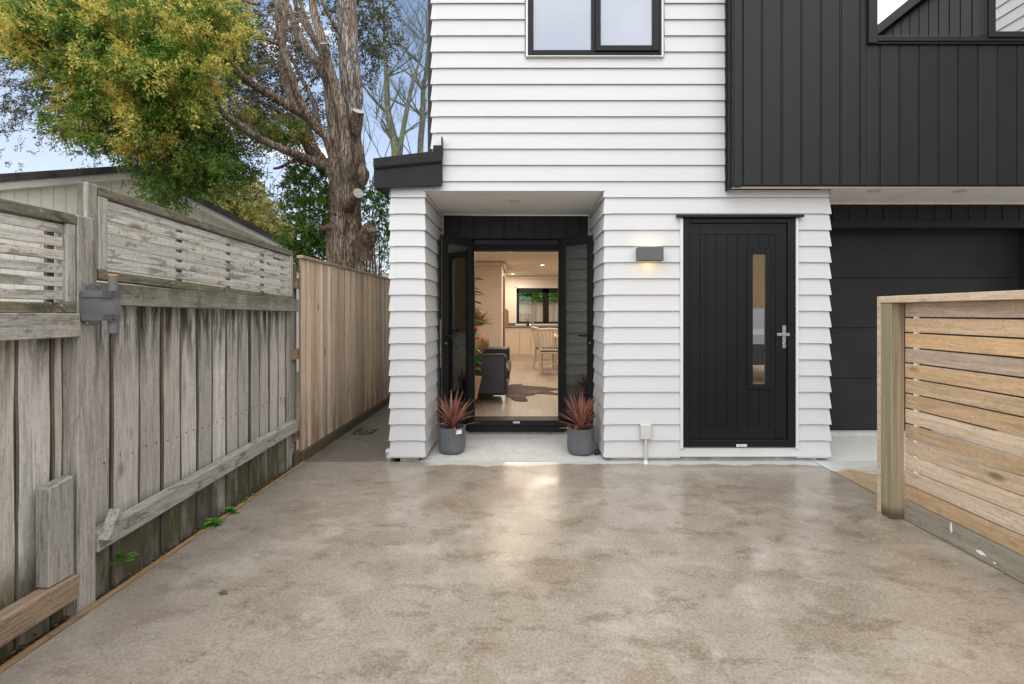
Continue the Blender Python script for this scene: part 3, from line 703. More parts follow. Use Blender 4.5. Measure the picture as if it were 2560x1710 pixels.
# backing
m.box(XB0,RX0,YB+.012,YB+.04,ZBt,6.2); m.box(RX0,6.0,YB+.012,YB+.04,ZBt,RZ0); m.box(RX0,6.0,YB+.012,YB+.04,RZ1,6.2)
m.build('charcoal_cladding', M['charcoal'], house)
m = MB(); m.box(XB0-.012,XB0-.0005,YB-.012,YF-.0,ZBt-.012,6.2); m.box(XB0-.012,XB0-.0005,YB+.05,YB+.06,ZBt-.012,6.2); m.box(XB0-.018,XB0-.0125,YB+.03,YB+.07,ZBt-.01,6.2); m.box(XB0-.018,XB0-.0125,YF-.06,YF-.03,ZBt-.01,6.2)
m.build('corner_flashing', M['black'], house)
# soffit under it
m = MB(); m.box(XB0+.02,2.76,YB+.045,YF-.026,ZBt+.006,ZBt+.05); m.box(2.815,6.0,YB+.045,4.93,ZBt+.006,ZBt+.05)
m.box(2.76,2.815,YB+.045,YF-.03,ZBt+.006,ZBt+.05); m.box(2.815,6.0,4.90,4.93,ZBt-.018,ZBt+.006,ch=.006); m.build('soffit', M['soffit'], house)
m = MB(); m.tube([P(2290-35,483,4.6).lerp(P(2255,483,4.6),0)*1,(3.98,4.27,ZBt+.0055)],.0008,n=4)
m = MB(); m.box(XB0+.03,6.0,YB+.032,YB+.045,ZBt-.012,ZBt+.004); m.build('drip_edge', M['trimwhite'], house)
# joint line of the soffit sheets
bx('soffit_joint', M['lightplastic'], house, 3.62, 3.626, YB+.05, 4.89, ZBt+.0045, ZBt+.0058)
# upper right window
xr = lambda x: P(1780+x*.3571,0,YB).x; zr = lambda y: P(0,y*.3571,YB).z
m = MB(); yy = YB-.03
m.box(xr(1085),xr(1145),yy,YB+.05,zr(312),4.9,ch=.004); m.box(xr(1145),5.4,yy,YB+.05,zr(300),zr(262),ch=.004); m.box(xr(1085),5.4,yy+.012,YB+.05,zr(314),zr(300.5),ch=.002)
m.box(xr(1870),xr(1908),yy,YB+.05,zr(262),4.84,ch=.004); m.box(xr(1145),5.4,yy,YB+.05,4.84,4.9,ch=.004)
w2 = m.build('window', M['charcoal'], house)
m = MB(); m.box(xr(1909),xr(1955),yy-.015,YB+.02,zr(278),4.83,ch=.004); m.box(xr(1955),5.3,yy-.015,YB+.02,zr(278),zr(238),ch=.004); m.build('sash', M['charcoal'], w2)
m = MB(); m.box(xr(1145),xr(1870),yy+.02,yy+.026,zr(262),4.84); m.box(xr(1955),5.3,yy+.0,yy+.006,zr(238),4.83); m.build('pane', M['mirrorglass'], w2)
bx('dark_room', M['blackdoor'], house, 2.0, 5.9, 5.0, 5.1, 2.6, 6.1)  # black panel standing in for the unlit room behind the glass
# garage
YG, YD = 4.90, 5.10
m = MB(); x = 2.80
while x < 6:
    m.box(x+.004,x+.163,YG,YG+.02,2.292,2.452,ch=.003); x += .1725
m.box(2.8,6,YG+.008,YG+.03,2.292,2.452); m.build('garage_header_cladding', M['charcoal'], house)
m = MB(); m.box(2.795,6,YG-.012,YD+.05,2.215,2.291,ch=.003); m.box(5.25,5.9,YG-.012,YD+.05,.07,2.215); m.box(2.79,2.83,YG,YD+.05,.07,2.215); m.build('garage_frame', M['charcoal'], house)
zs_ = [P(0,v,YD).z for v in (1074,946,820,695,560)]
gd = MB()
for a, b in zip(zs_, zs_[1:]): gd.box(2.83,5.25,YD,YD+.03,a+.003,b-.003,ch=.004)
gd.box(2.83,5.25,YD+.01,YD+.035,.11,2.25)
gd.build('garage_door', M['garage'], house)
bx('garage_threshold', M['porch'], house, 2.83, 5.25, YD-.07, YD+.1, .0, .112)
# downpipe on the left side, lean-to roof
m = MB(); m.tube([(-.865,4.62,2.75),(-.865,4.62,6.2)],.036,n=14); m.build('downpipe', M['charcoal'], house, smooth=True)
a = [P(934,398,4.34), P(1105,378,4.34), P(1104,462,4.34), P(935,468,4.34)]
m = MB()
def slab(mb, q, th, mi=0):   # q: 4 points, thickness along +y
    vs = [tuple(p) for p in q]+[(p[0],p[1]+th,p[2]) for p in q]
    mb.add(vs, [(0,1,2,3)[::-1],(4,5,6,7),(0,1,5,4),(1,2,6,5),(2,3,7,6),(3,0,4,7)], mi)
slab(m, a, .045)
b = [P(934,397,4.335), P(1106,376,4.335), P(1106,402,4.335), P(934,418,4.335)]
b2 = [Vector((p.x,4.322,p.z)) for p in b]; slab(m, b2, .0175)
m.tube([P(935,420,4.325), P(1105,404,4.325)], .005, n=6)
b3 = [P(936,466,4.33), P(1104,459,4.33), P(1104,463,4.33), P(936,470,4.33)]; slab(m, b3, .009)
# stop end flashing where roof meets wall
m.box(-.795,-.715,4.33,4.385,2.81,2.855); m.box(-.722,-.714,4.32,4.385,2.78,2.93)
m.build('fascia', M['black'], house)
m = MB()
q = [(-1.335,4.385,2.735),(-.815,4.385,2.80),(-.815,13.2,2.80),(-1.335,13.2,2.735)]
m.add([*q, *[(x_,y_,z_-.03) for x_,y_,z_ in q]], [(0,1,2,3),(7,6,5,4),(0,4,5,1),(1,5,6,2),(2,6,7,3),(3,7,4,0)])
m.box(-1.34,-1.20,4.385,13.2,2.50,2.52)
m.box(-1.34,-1.325,4.385,13.2,2.50,2.70)
m.build('lean_to_roof', M['charcoal'], house)

# interior shell
FZ, CZ = .12, 2.35
m = MB(); m.box(-1.10,5.0,YI+.13,13.1,FZ-.05,FZ); m.build('floor', M['floor'], house)
bx('ceiling', M['iceil'], house, -1.10, 5.0, YI+.06, 13.2, CZ, CZ+.1)
m = MB()
BW = 13.03
kx0,kx1,kz0,kz1 = P(1150+425*.3252,0,BW).x, 2.3, P(0,580+718*.3252,BW).z, P(0,580+420*.3252,BW).z
cutout(m, -1.1,5.0,FZ,CZ,BW,BW+.12,kx0,kx1,kz0,kz1)
m.box(-1.1,-.397,9.4,11.5,FZ,CZ)          # boxed-in hall block on the left
m.box(4.9,5.0,YI+.06,BW,FZ,CZ); m.box(-1.1,-1.06,YI+.06,9.4,FZ,CZ)
m.box(-1.1,OX0-.04,YI+.065,YI+.12,FZ,CZ); m.box(OX1+.04,5.0,YI+.065,YI+.12,FZ,CZ); m.box(OX0-.04,OX1+.04,YI+.065,YI+.12,2.175,CZ)
m.build('interior_wall', M['iwall'], house)
m = MB()
m.box(-.395,5,BW-.07,BW-.001,CZ-.07,CZ-.001,ch=.02); m.box(-1.05,-.40,9.33,9.399,CZ-.07,CZ-.001,ch=.02); m.box(-.396,-.33,9.33,11.5,CZ-.07,CZ-.001,ch=.02); m.build('cornice', M['iceil'], house)
m = MB(); m.box(-.396,-.38,10.0,10.9,FZ,2.12); m.build('hall_doorway', M['boardwood'], house)  # solid dark panel standing in for the shaded door opening
m = MB()
fx0,fz0,fz1 = P(1150+435*.3252,0,BW).x, P(0,580+706*.3252,BW).z, P(0,580+432*.3252,BW).z
mu = P(1150+660*.3252,0,BW).x
m.box(fx0,fx0+.07,BW-.01,BW+.06,fz0,fz1); m.box(fx0,2.2,BW-.01,BW+.06,fz1-.12,fz1); m.box(fx0,2.2,BW-.01,BW+.06,fz0,fz0+.06); m.box(mu-.08,mu+.08,BW-.01,BW+.06,fz0,fz1)
kw = m.build('window', M['black'], house)
MB().box(fx0,2.2,BW+.02,BW+.026,fz0,fz1).build('pane', M['glass'], kw)
m = MB(); m.box(kx0,fx0-.002,BW-.03,BW+.05,kz0,kz1); m.box(kx0,2.3,BW-.03,BW+.05,fz1+.002,kz1+.03); m.box(kx0,2.3,BW-.04,BW+.05,kz0,fz0-.002); m.build('window_frame', M['trimwhite'], kw)

# downlights
def downlight(x, y, z, mat, name, label, group, r=.055):
    t_ = thing(name, label, 'ceiling light', (x,y,z), group)
    MB().lathe((x,y,z), [(r,-.0005),(r,-.006),(r*.78,-.009),(r*.72,-.004),(r*.72,-.0015)], 24).build('trim_ring', M['trimwhite'], t_, smooth=True)
    MB().lathe((x,y,z), [(r*.70,-.003),(r*.70,-.005)], 24).build('lens', mat, t_)
    return t_
for (u,v,lab) in ((1276,627.5,'lit round ceiling downlight nearest the open glass doors'),(1356,662,'lit round ceiling downlight in front of kitchen window'),(1282,684,'lit round ceiling downlight farthest back above kitchen bench')):
    Y = (CZ-H)*F/(CV-v); x = (u-CU)/F*Y
    downlight(x,Y,CZ,M['downlit'],'downlight',lab,'lit downlights in the room ceiling',r=.07)
for (u,v,zc,lab) in ((1287,502,2.463,'unlit round downlight in the recessed entry ceiling'),):
    Y = (zc-H)*F/(CV-v); downlight((u-CU)/F*Y,Y,zc,M['downoff'],'downlight',lab,'unlit outdoor downlights')
downlight(3.24,4.45,ZBt+.0055,M['downoff'],'downlight','unlit round soffit downlight over the garage, nearer the front door','unlit outdoor downlights')
downlight(4.03,4.45,ZBt+.0055,M['downoff'],'downlight','unlit round soffit downlight over the garage, farther from front door','unlit outdoor downlights')
def lamp(name, typ, loc, e, col, size=.1, rot=None, spot=None):
    l = bpy.data.lights.new(name, typ); l.energy = e; l.color = col
    if typ == 'AREA': l.shape = 'DISK'; l.size = size
    if typ == 'POINT': l.shadow_soft_size = size
    if typ == 'SPOT': l.spot_size = spot; l.shadow_soft_size = size; l.spot_blend = .6
    o = bpy.data.objects.new(name, l); COL.objects.link(o); o.location = loc
    if rot: o.rotation_euler = rot
    return o
WARM = (1,.80,.60)
for (x,y) in ((-.2,7.8),(.42,10.0),(-.23,12.2),(1.8,8.0),(2.2,11.0),(.9,7.0),(3.6,9.5)):
    lamp('ceiling_lamp', 'AREA', (x,y,CZ-.02), 12 if y < 8.1 else 23, (1,.84,.67), .7)

# ------------------------------------------------------------------ wall lamp, junction box
x0,x1 = P(1590,0,4.38).x, P(1653,0,4.38).x; z0,z1 = P(0,653,4.36).z, P(0,619,4.36).z
wl = thing('wall_lamp', 'lit black up-and-down wall lamp beside the front door', 'wall lamp', ((x0+x1)/2, 4.39, z0))
m = MB(); m.box(x0,x1,4.30,4.312,z0,z1,ch=.004); m.box(x0,x0+.012,4.312,4.385,z0,z1,ch=.003); m.box(x1-.012,x1,4.312,4.385,z0,z1,ch=.003); m.build('lamp_shade', M['lampgrey'], wl)
m = MB(); m.box(x0+.012,x1-.012,4.314,4.38,z0+.01,z0+.014); m.box(x0+.012,x1-.012,4.314,4.38,z1-.014,z1-.01); m.build('lamp_lens', M['lampwarm'], wl)
bx('back_plate', M['black'], wl, x0+.01,x1-.01,4.383,4.39,z0+.005,z1-.005)
xc = (x0+x1)/2
lamp('wall_lamp_glow_down','AREA',(xc,4.345,z0-.005),.06,(1,.70,.30),.09)
lamp('wall_lamp_glow_up','AREA',(xc,4.345,z1+.005),.02,(1,.70,.30),.09,(math.pi,0,0))
jb = thing('junction_box', 'light grey electrical box with conduit low on the white wall', 'junction box', (P(1614,0,4.38).x,4.385,0))
jx0,jx1,jz0,jz1 = P(1601,0,4.36).x,P(1628,0,4.36).x,P(0,1098,4.36).z,P(0,1061,4.36).z
m = MB(); m.box(jx0,jx1,4.345,4.386,jz0,jz1,ch=.005); m.build('box_lid', M['lightplastic'], jb)
for a in (jx0+.012,jx1-.012):
    for b in (jz0+.012,jz1-.012): MB().tube([(a,4.3455,b),(a,4.3435,b)],.0035,n=8).build('screw', M['steel'], jb)
jm = (jx0+jx1)/2
m = MB(); m.tube([(jm,4.362,jz0),(jm,4.362,.0)],.0125,n=14); m.build('conduit', M['lightplastic'], jb, smooth=True)
m = MB(); m.tube([(jm,4.362,-.01),(jm,4.362,.02)],.019,n=14); m.build('conduit_collar', M['sticker'], jb, smooth=True)
# hose tap stub by the recess corner, pipe cap by pier
o = MB().tube([(.70,4.62,.03),(.735,4.62,.03)],.022,n=12).tube([(.69,4.58,.02),(.735,4.60,.02)],.014,n=10).build('drain_outlet', M['rubber'], house)
o = MB().lathe((-1.235,4.52,0), [(.036,0),(.036,.05),(.041,.052),(.041,.07),(.03,.08)], 20).build('downpipe_outlet', M['trimwhite'], house, smooth=True)

# ------------------------------------------------------------------ pots with cordylines
def potplant(x, y, label, seed):
    random.seed(seed)
    r = thing('potted_plant', label, 'potted plant', (x,y,.004), 'red spiky plants in fluted grey pots')
    R, Hh = .131, .25; n = 120
    fl = lambda k, z: (-.028 if (k % 3 == 0) else 0.0)*(1 if .035 < z < Hh-.012 else 0)
    prof = [(.085,0),(.105,.006),(.120,.022),(.128,.045),(.131,.08),(.1315,.235),(.1315,.239),(.1315,.25),(.124,.252),(.120,.246),(.118,.20),(.02,.198)]
    MB().lathe((x,y,.004), prof, n, flute=fl).build('pot', M['pot'], r, smooth=False)
    MB().lathe((x,y,.004), [(.119,.19),(.119,.205),(.06,.213),(.01,.215)], 32).build('soil', M['soil'], r)
    m = MB()
    N = 78
    for i in range(N):
        az = random.uniform(0, 2*math.pi); el = math.radians(random.choice([random.uniform(52,88), random.uniform(42,78), random.uniform(14,48)]) )
        L = random.uniform(.25,.41)*(1.0 if el > .6 else .85); wd = random.uniform(.008,.013)
        d = Vector((math.cos(az)*math.cos(el), math.sin(az)*math.cos(el), math.sin(el)))
        side = Vector((-math.sin(az), math.cos(az), 0)); up = side.cross(d)*-1
        base = Vector((x+random.uniform(-.012,.012), y+random.uniform(-.012,.012), .215+random.uniform(0,.06)))
        prev = None; S_ = 7
        droop = random.uniform(.02,.10)*(1.3-math.sin(el))
        vs = []
        for s in range(S_+1):
            t_ = s/S_; c = base + d*(L*t_) + Vector((0,0,-droop*t_*t_))
            ww = wd*(1.0-.1*t_) * (1 if t_ < .5 else max(0.02, 1-((t_-.5)/.5)**1.6))*(.55+.9*min(t_*3,.5))
            fold = Vector((0,0,.35*ww))
            vs += [c-side*ww+fold, c, c+side*ww+fold]
        fs = []
        for s in range(S_):
            o = s*3; fs += [(o,o+1,o+4,o+3),(o+1,o+2,o+5,o+4)]
        m.add(vs, fs)
    m.build('leaves', M['cordy'], r)
    MB().tube([(x,y,.20),(x,y,.29)],[.02,.012],n=10).build('stem', M['cordy'], r)
    return r
Yp = H*F/(1137-CV); 
p1_ = potplant((1130-CU)/F*(Yp+.08), Yp+.08, 'red spiky plant in fluted grey pot below the left door leaf', 3)
m = MB(); px_, py_ = p1_.location.x, p1_.location.y
m.quad((px_+.055,py_-.1255,.205),(px_+.105,py_-.095,.205),(px_+.105,py_-.097,.245),(px_+.055,py_-.1275,.245)); m.build('plant_label', M['sticker'], p1_)
potplant((1452-CU)/F*(Yp+.04), Yp+.04, 'red spiky plant in fluted grey pot below the right door leaf', 11)
random.seed(21)

# ------------------------------------------------------------------ interior furniture
sofa = thing('sofa', 'black leather sofa with chrome legs seen from its side', 'sofa', (-.65,7.3,FZ))
sz = .786; xr_ = -.205
m = MB(); m.box(-1.05,xr_-.01,6.58,6.76,FZ+.11,sz,ch=.03); m.build('armrest', M['leather'], sofa)
m = MB(); m.box(-1.05,xr_,8.0,8.17,FZ+.11,sz,ch=.03); m.build('armrest', M['leather'], sofa)
m = MB(); m.box(-1.05,-.80,6.76,8.0,FZ+.11,sz+.05,ch=.04); m.build('backrest', M['leather'], sofa)
m = MB(); m.box(-.80,xr_+.03,6.765,7.38,FZ+.30,FZ+.46,ch=.035); m.box(-.80,xr_+.03,7.385,7.995,FZ+.30,FZ+.46,ch=.035); m.build('seat', M['leather'], sofa)
m = MB(); m.box(-.80,xr_,6.765,7.995,FZ+.11,FZ+.295,ch=.02); m.build('base', M['leather'], sofa)
for (a,b) in ((-.27,6.64),(-.27,8.1),(-.99,6.64),(-.99,8.1)):
    m = MB(); m.box(a-.12,a+.045,b-.04,b+.04,FZ+.095,FZ+.11); m.add([(a+.015,b-.012,FZ),(a+.03,b-.012,FZ),(a+.045,b-.012,FZ+.095),(a-.02,b-.012,FZ+.095),(a+.015,b+.012,FZ),(a+.03,b+.012,FZ),(a+.045,b+.012,FZ+.095),(a-.02,b+.012,FZ+.095)],[(0,1,2,3),(7,6,5,4),(0,4,5,1),(1,5,6,2),(2,6,7,3),(3,7,4,0)])
    m.build('leg', M['chrome'], sofa)
m = MB(); R = Matrix.Translation((-.62,7.0,.83)) @ Matrix.Rotation(math.radians(38),4,'Y') @ Matrix.Rotation(.2,4,'Z')
m.box(-.05,.05,-.2,.2,-.2,.2,ch=.045,M4=R); tag(m.build('cushion', M['cushion']), 'tan square cushion leaning on the black sofa', 'cushion')
# stems of a fig in a blush pot on a wire stand
fp = P(1187,0,6.3)
figx, figy = -.67, 6.22
fig = thing('fig_tree', 'tall broad-leaved fig plant just inside the open doors', 'plant', (figx,figy,FZ))
m = MB(); m.tube([(figx,figy,.5),(figx-.02,figy,1.0),(figx+.02,figy+.02,1.75)],[.013,.011,.007],n=8); m.build('stem', M['twig'], fig)
m = MB()
def bigleaf(mb, base, d, L, W, droop=.25):
    d = d.normalized(); side = d.cross(Vector((0,0,1))).normalized(); vs = []; S_ = 6
    for s in range(S_+1):
        t_ = s/S_; c = base + d*(L*t_)+Vector((0,0,-droop*L*t_*t_)); ww = W*math.sin(math.pi*min(1,(.06+t_*.94))**.8)*.5
        f = Vector((0,0,.25*ww)); vs += [c-side*ww+f, c, c+side*ww+f]
    mb.add(vs, [q for s in range(S_) for q in ((s*3,s*3+1,s*3+4,s*3+3),(s*3+1,s*3+2,s*3+5,s*3+4))])
for i in range(26):
    zf = .62+1.2*i/25; az = i*2.4
    if i % 2 == 0: az = random.uniform(-.7,.5)
    bigleaf(m, Vector((figx,figy,zf)), Vector((math.cos(az),math.sin(az),random.uniform(-.3,.5))), random.uniform(.15,.20), random.uniform(.13,.17))
m.build('leaves', M['leaffig'], fig, smooth=True)
MB().lathe((figx,figy,.25), [(.09,0),(.15,.27),(.155,.28),(.14,.27),(.0,.25)], 28).build('pot', M['terracotta'], fig, smooth=True)
m = MB()
for k in range(3):
    a = k*2.1+.5; m.tube([(figx+.13*math.cos(a),figy+.13*math.sin(a),.36),(figx+.17*math.cos(a),figy+.17*math.sin(a),FZ+.004),(figx+.05*math.cos(a+1),figy+.05*math.sin(a+1),FZ+.004)],.004,n=6)
m.build('wire_stand', M['black'], fig)
# vase of dried grasses behind the sofa
vx, vy = P(1192,0,8.45).x, 8.5
va = thing('grass_vase', 'brown dried grasses in a pale blush vase behind the sofa', 'vase', (vx,vy,.75))
MB().lathe((vx,vy,.75), [(.07,0),(.11,.08),(.115,.2),(.07,.36),(.075,.38),(.06,.37),(.0,.3)], 24).build('vase', M['terracotta'], va, smooth=True)
m = MB()
for i in range(160):
    az = random.uniform(0,6.28); el = random.uniform(.35,1.5); L = random.uniform(.2,.42)
    d = Vector((math.cos(az)*math.cos(el),math.sin(az)*math.cos(el),math.sin(el))); b0 = Vector((vx,vy,1.1)); e = b0+d*L+Vector((0,0,-.25*L*(1.4-el)))
    mid = b0+d*L*.6; m.tube([b0,mid,e],[.002,.006,.001],n=4)
m.build('dried_grass', M['grasses'], va)
st_ = thing('side_table', 'low pale side table holding the vase behind the sofa', 'side table', (vx,vy,FZ))
MB().box(vx-.2,vx+.2,vy-.2,vy+.2,.715,.749,ch=.01).build('table_top', M['iwall'], st_)
for a in (-.17,.17):
    for b in (-.17,.17): bx('leg', M['iwall'], st_, vx+a-.015, vx+a+.015, vy+b-.015, vy+b+.015, FZ, .715)
# cow hide
m = MB(); pts = [(365,1210),(372,1180),(415,1172),(470,1168),(485,1182),(530,1186),(560,1190),(620,1192),(690,1200),(745,1205),(800,1203),(800,1216),(745,1216),(680,1222),(700,1232),(752,1240),(800,1246),(800,1254),(740,1252),(650,1248),(600,1245),(560,1256),(515,1262),(500,1275),(522,1296),(505,1304),(440,1303),(395,1286),(372,1268),(330,1262),(330,1215)]
hp = []
for (a,b) in pts:
    v_ = 580+b*.3252; Y = (H-FZ)*F/(v_-CV); u_ = 1150+a*.3252; hp.append(((u_-CU)/F*Y, Y))
nh = len(hp)
hp2 = []
for i in range(nh):
    p, q = Vector(hp[i]), Vector(hp[(i+1)%nh])
    for k in range(3): hp2.append(p.lerp(q,k/3)+Vector((random.uniform(-.012,.012),random.uniform(-.03,.03))))
nh = len(hp2)
vs_ = [(p.x,p.y,FZ+.008) for p in hp2]+[(p.x,p.y,FZ+.001) for p in hp2]
m.add(vs_, [tuple(range(nh))]+[(i,i+nh,(i+1)%nh+nh,(i+1)%nh) for i in range(nh)])
tag(m.build('cowhide_rug', M['hide']), 'brown cowhide rug on the pale timber floor beside the sofa', 'rug')
# kitchen
KY = 12.43; bz = 1.004
kc = thing('kitchen_cabinet', 'long run of beige kitchen base cabinets under the window', 'cabinet', (1.5,KY,FZ))
edges_ = [P(1150+a*.3252,0,KY).x for a in (340,459,543)]
w_ = edges_[2]-edges_[1]; xs_ = edges_+[edges_[2]+w_*k for k in range(1,4)]+[4.8]
m = MB(); m.box(edges_[0],4.8,KY+.02,BW-.01,FZ+.10,bz-.03); m.build('carcass', M['cab'], kc)
for a, b in zip(xs_, xs_[1:]): bx('cabinet_door', M['cab'], kc, a+.004, b-.004, KY, KY+.018, FZ+.16, bz-.045, ch=.002)
bx('kick_board', M['cab'], kc, edges_[0], 4.8, KY+.04, KY+.055, FZ, FZ+.10)
bx('bench_top', M['benchtop'], kc, edges_[0]-.01, 4.8, KY-.02, BW-.012, bz-.028, bz, ch=.003)
bx('splashback', M['benchtop'], kc, edges_[0], 4.8, BW-.035, BW-.002, bz, bz+.075)
tx = P(1150+541*.3252,0,BW-.2).x
tp = thing('kitchen_tap', 'tall chrome gooseneck tap on the bench below the window', 'tap', (tx,BW-.18,bz))
m = MB(); m.tube([(tx,BW-.18,bz),(tx,BW-.18,bz+.22),(tx,BW-.2,bz+.30),(tx,BW-.26,bz+.32),(tx,BW-.32,bz+.28)],.014,n=10); m.build('spout', M['chrome'], tp, smooth=True)
m = MB(); m.lathe((tx,BW-.18,bz),[(.035,0),(.035,.03),(.022,.05)],16); m.build('tap_base', M['chrome'], tp); 
MB().tube([(tx+.02,BW-.18,bz+.07),(tx+.10,BW-.2,bz+.09)],.009,n=8).build('handle', M['chrome'], tp)
bxx = P(1150+521*.3252,0,BW-.2).x
sb = thing('soap_bottle', 'small black soap pump bottle left of the tap', 'bottle', (bxx,BW-.2,bz))
MB().lathe((bxx,BW-.2,bz),[(.04,0),(.04,.11),(.02,.13)],16).build('bottle_body', M['rubber'], sb); MB().tube([(bxx,BW-.2,bz+.13),(bxx,BW-.2,bz+.17),(bxx-.04,BW-.2,bz+.17)],.007,n=6).build('pump', M['rubber'], sb)
ca = P(1150+343*.3252,0,BW-.3).x; cb_ = P(1150+372*.3252,0,BW-.3).x; ch_ = P(0,580+588*.3252,BW-.3).z
m = MB(); v4 = [(ca,BW-.3,bz),(cb_,BW-.28,bz),(cb_,BW-.12,ch_-.06),((ca+cb_)/2,BW-.10,ch_-.02),(ca,BW-.12,ch_+.02)]
m.add([*v4, *[(a,b+.025,c) for a,b,c in v4]], [(0,1,2,3,4),(9,8,7,6,5),(0,5,6,1),(1,6,7,2),(2,7,8,3),(3,8,9,4),(4,9,5,0)])
tag(m.build('chopping_board', M['boardwood']), 'dark wooden chopping board leaning at the left bench end', 'chopping board')
# chairs and table
def make_chair():
    r = thing('dining_chair', 'cream slat-back dining chair nearest the doors, back towards them', 'chair', (0,0,0), 'cream dining chairs around the table')
    L = dict(local=True)
    for s in (-1,1):
        m = MB(); m.tube([(s*.20,-.25,0),(s*.205,-.21,.22),(s*.205,-.20,.45),(s*.215,-.23,.7),(s*.225,-.29,.93)],[.017,.02,.021,.019,.017],n=8); m.build('leg', M['chairwhite'], r, smooth=True, **L)
        m = MB(); m.tube([(s*.20,.2,0),(s*.20,.2,.43)],[.016,.022],n=8); m.build('leg', M['chairwhite'], r, smooth=True, **L)
    m = MB(); m.box(-.22,.22,-.215,.225,.42,.455,ch=.012); m.build('seat', M['chairwhite'], r, **L)
    m = MB(); m.box(-.2,.2,-.19,.2,.455,.485,ch=.013); m.build('seat_pad', M['seatgrey'], r, **L)
    m = MB(); m.tube([(-.225,-.285,.90),(0,-.315,.915),(.225,-.285,.90)],[.02,.028,.02],n=8)
    for k in range(5):
        x_ = -.13+.065*k; m.tube([(x_*.8,-.215,.50),(x_,-.23,.68),(x_*1.15,-.30,.90)],.011,n=6)
    m.tube([(-.2,-.205,.5),(.2,-.205,.5)],.014,n=6); m.build('backrest', M['chairwhite'], r, smooth=True, **L)
    m = MB(); m.tube([(-.2,-.2,.2),(-.2,.2,.2)],.01,n=6); m.tube([(.2,-.2,.2),(.2,.2,.2)],.01,n=6); m.tube([(-.2,0,.2),(.2,0,.2)],.01,n=6); m.build('stretcher', M['chairwhite'], r, smooth=True, **L)
    return r
ch1 = make_chair(); ch1.location = (P(1150+700*.3252,0,9.7).x, 9.75, FZ); ch1.rotation_euler = (0,0,math.radians(-8))
dup(ch1, (.55,10.5,FZ), math.radians(-75), 'cream slat-back dining chair turned sideways behind the nearest one')
tb = thing('dining_table', 'white dining table partly hidden by the right door leaf', 'table', (1.35,10.5,FZ))
MB().box(.70,2.0,9.95,11.3,.83,.865,ch=.01).build('table_top', M['chairwhite'], tb)
for a in (.78,1.92):
    for b in (10.03,11.22): bx('leg', M['chairwhite'], tb, a-.03,a+.03,b-.03,b+.03,FZ,.83,ch=.004)

# ------------------------------------------------------------------ bathroom and bedroom sill bottles
b1 = P(1060+820*.3571,0,4.43).x; zb1 = ZZ(352)
MB_ = MB().lathe((b1,4.47,zb1),[(.055,0),(.058,.03),(.04,.06),(.018,.09),(.018,.115)],20).build('bathroom_bottle', M['sticker'], smooth=True); tag(MB_, 'round bottle silhouette behind the frosted upstairs window', 'bottle')
b2_ = P(1060+898*.3571,0,4.43).x
MB_ = MB().lathe((b2_,4.47,zb1),[(.022,0),(.022,.055),(.01,.06),(.01,.075)],16).build('bathroom_bottle', M['sticker'], smooth=True); tag(MB_, 'small straight bottle silhouette behind the frosted upstairs window', 'bottle')

rx_ = P(2205,90,4.33).x; rz_ = P(0,93,4.33).z
rd = thing('reed_diffuser', 'small jar with thin reeds on the upper right window sill', 'diffuser', (rx_,4.33,rz_))
MB().lathe((rx_,4.33,rz_),[(.03,0),(.032,.05),(.015,.06)],16).build('jar', M['sticker'], rd)
for a_ in (-.05,-.01,.04): MB().tube([(rx_,4.33,rz_+.03),(rx_+a_,4.33,rz_+.17)],.003,n=5).build('reed', M['cushion'], rd)
bt_ = MB().box(xr(1147),xr(1172),4.31,4.36,rz_,rz_+.19,ch=.01).build('lotion_bottle', M['sticker']); tag(bt_, 'tall white bottle at the corner of the upper right window sill', 'bottle')

# ------------------------------------------------------------------ old fence (left)
of = thing('weathered_fence', 'weathered grey paling fence topped with mossy slatted trellis panels', 'fence', (-2.05, 2.3, 0))
def jbox(m, x0,x1,y0,y1,z0,z1,j=.004,ch=.003,lean=0):
    dx = random.uniform(-j,j)*.6
    c = Vector(((x0+x1)/2,(y0+y1)/2,(z0+z1)/2))
    R = Matrix.Translation(c) @ Matrix.Rotation(random.uniform(-1,1)*lean,4,'X') @ Matrix.Translation(-c)
    m.box(x0+dx,x1+dx,y0,y1,z0,z1,ch=ch,M4=R)
def paling(m, y0, y1, z0, z1, x, th=.018, wav=.0025, ew=.006):
    # board with slightly wavy edges, cupped face
    S_ = 14; vs = []; ph = random.uniform(0,6); 
    for s in range(S_+1):
        z = z0+(z1-z0)*s/S_; a = y0+wav*math.sin(ph+s*.9)+random.uniform(-.001,.001); b = y1+wav*math.sin(ph*2+s*.7)+random.uniform(-.001,.001)
        for (yy_, xx_) in ((a,x-.005),(a+ew,x),((a+b)/2,x-.0015),(b-ew,x),(b,x-.005)): vs.append((xx_,yy_,z))
        vs += [(x-th,b,z),(x-th,a,z)]
    fs = []
    for s in range(S_):
        for k in range(7): fs.append((s*7+k,s*7+(k+1)%7,(s+1)*7+(k+1)%7,(s+1)*7+k))
    fs += [tuple(reversed(range(7))), tuple(S_*7+k for k in range(7))]
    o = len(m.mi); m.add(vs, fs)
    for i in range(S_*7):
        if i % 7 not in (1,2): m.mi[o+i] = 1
m = MB(); XP = -2.062
ys = [2.274]+[2.07*F/(CU-u) for u in (346,402,450,491,529,564,594,623,647,671,694,713)]+[4.30]
ys.insert(1, 2.43)
for i,(a,b) in enumerate(zip(ys, ys[1:])):
    off = 0 if i % 2 else -.006
    paling(m, a+.0035, b-.0035, -.04, 1.42, XP+off+random.uniform(-.003,.003), ew=random.uniform(.005,.011))
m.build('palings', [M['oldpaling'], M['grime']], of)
m = MB(); y = -1.0; i = 0
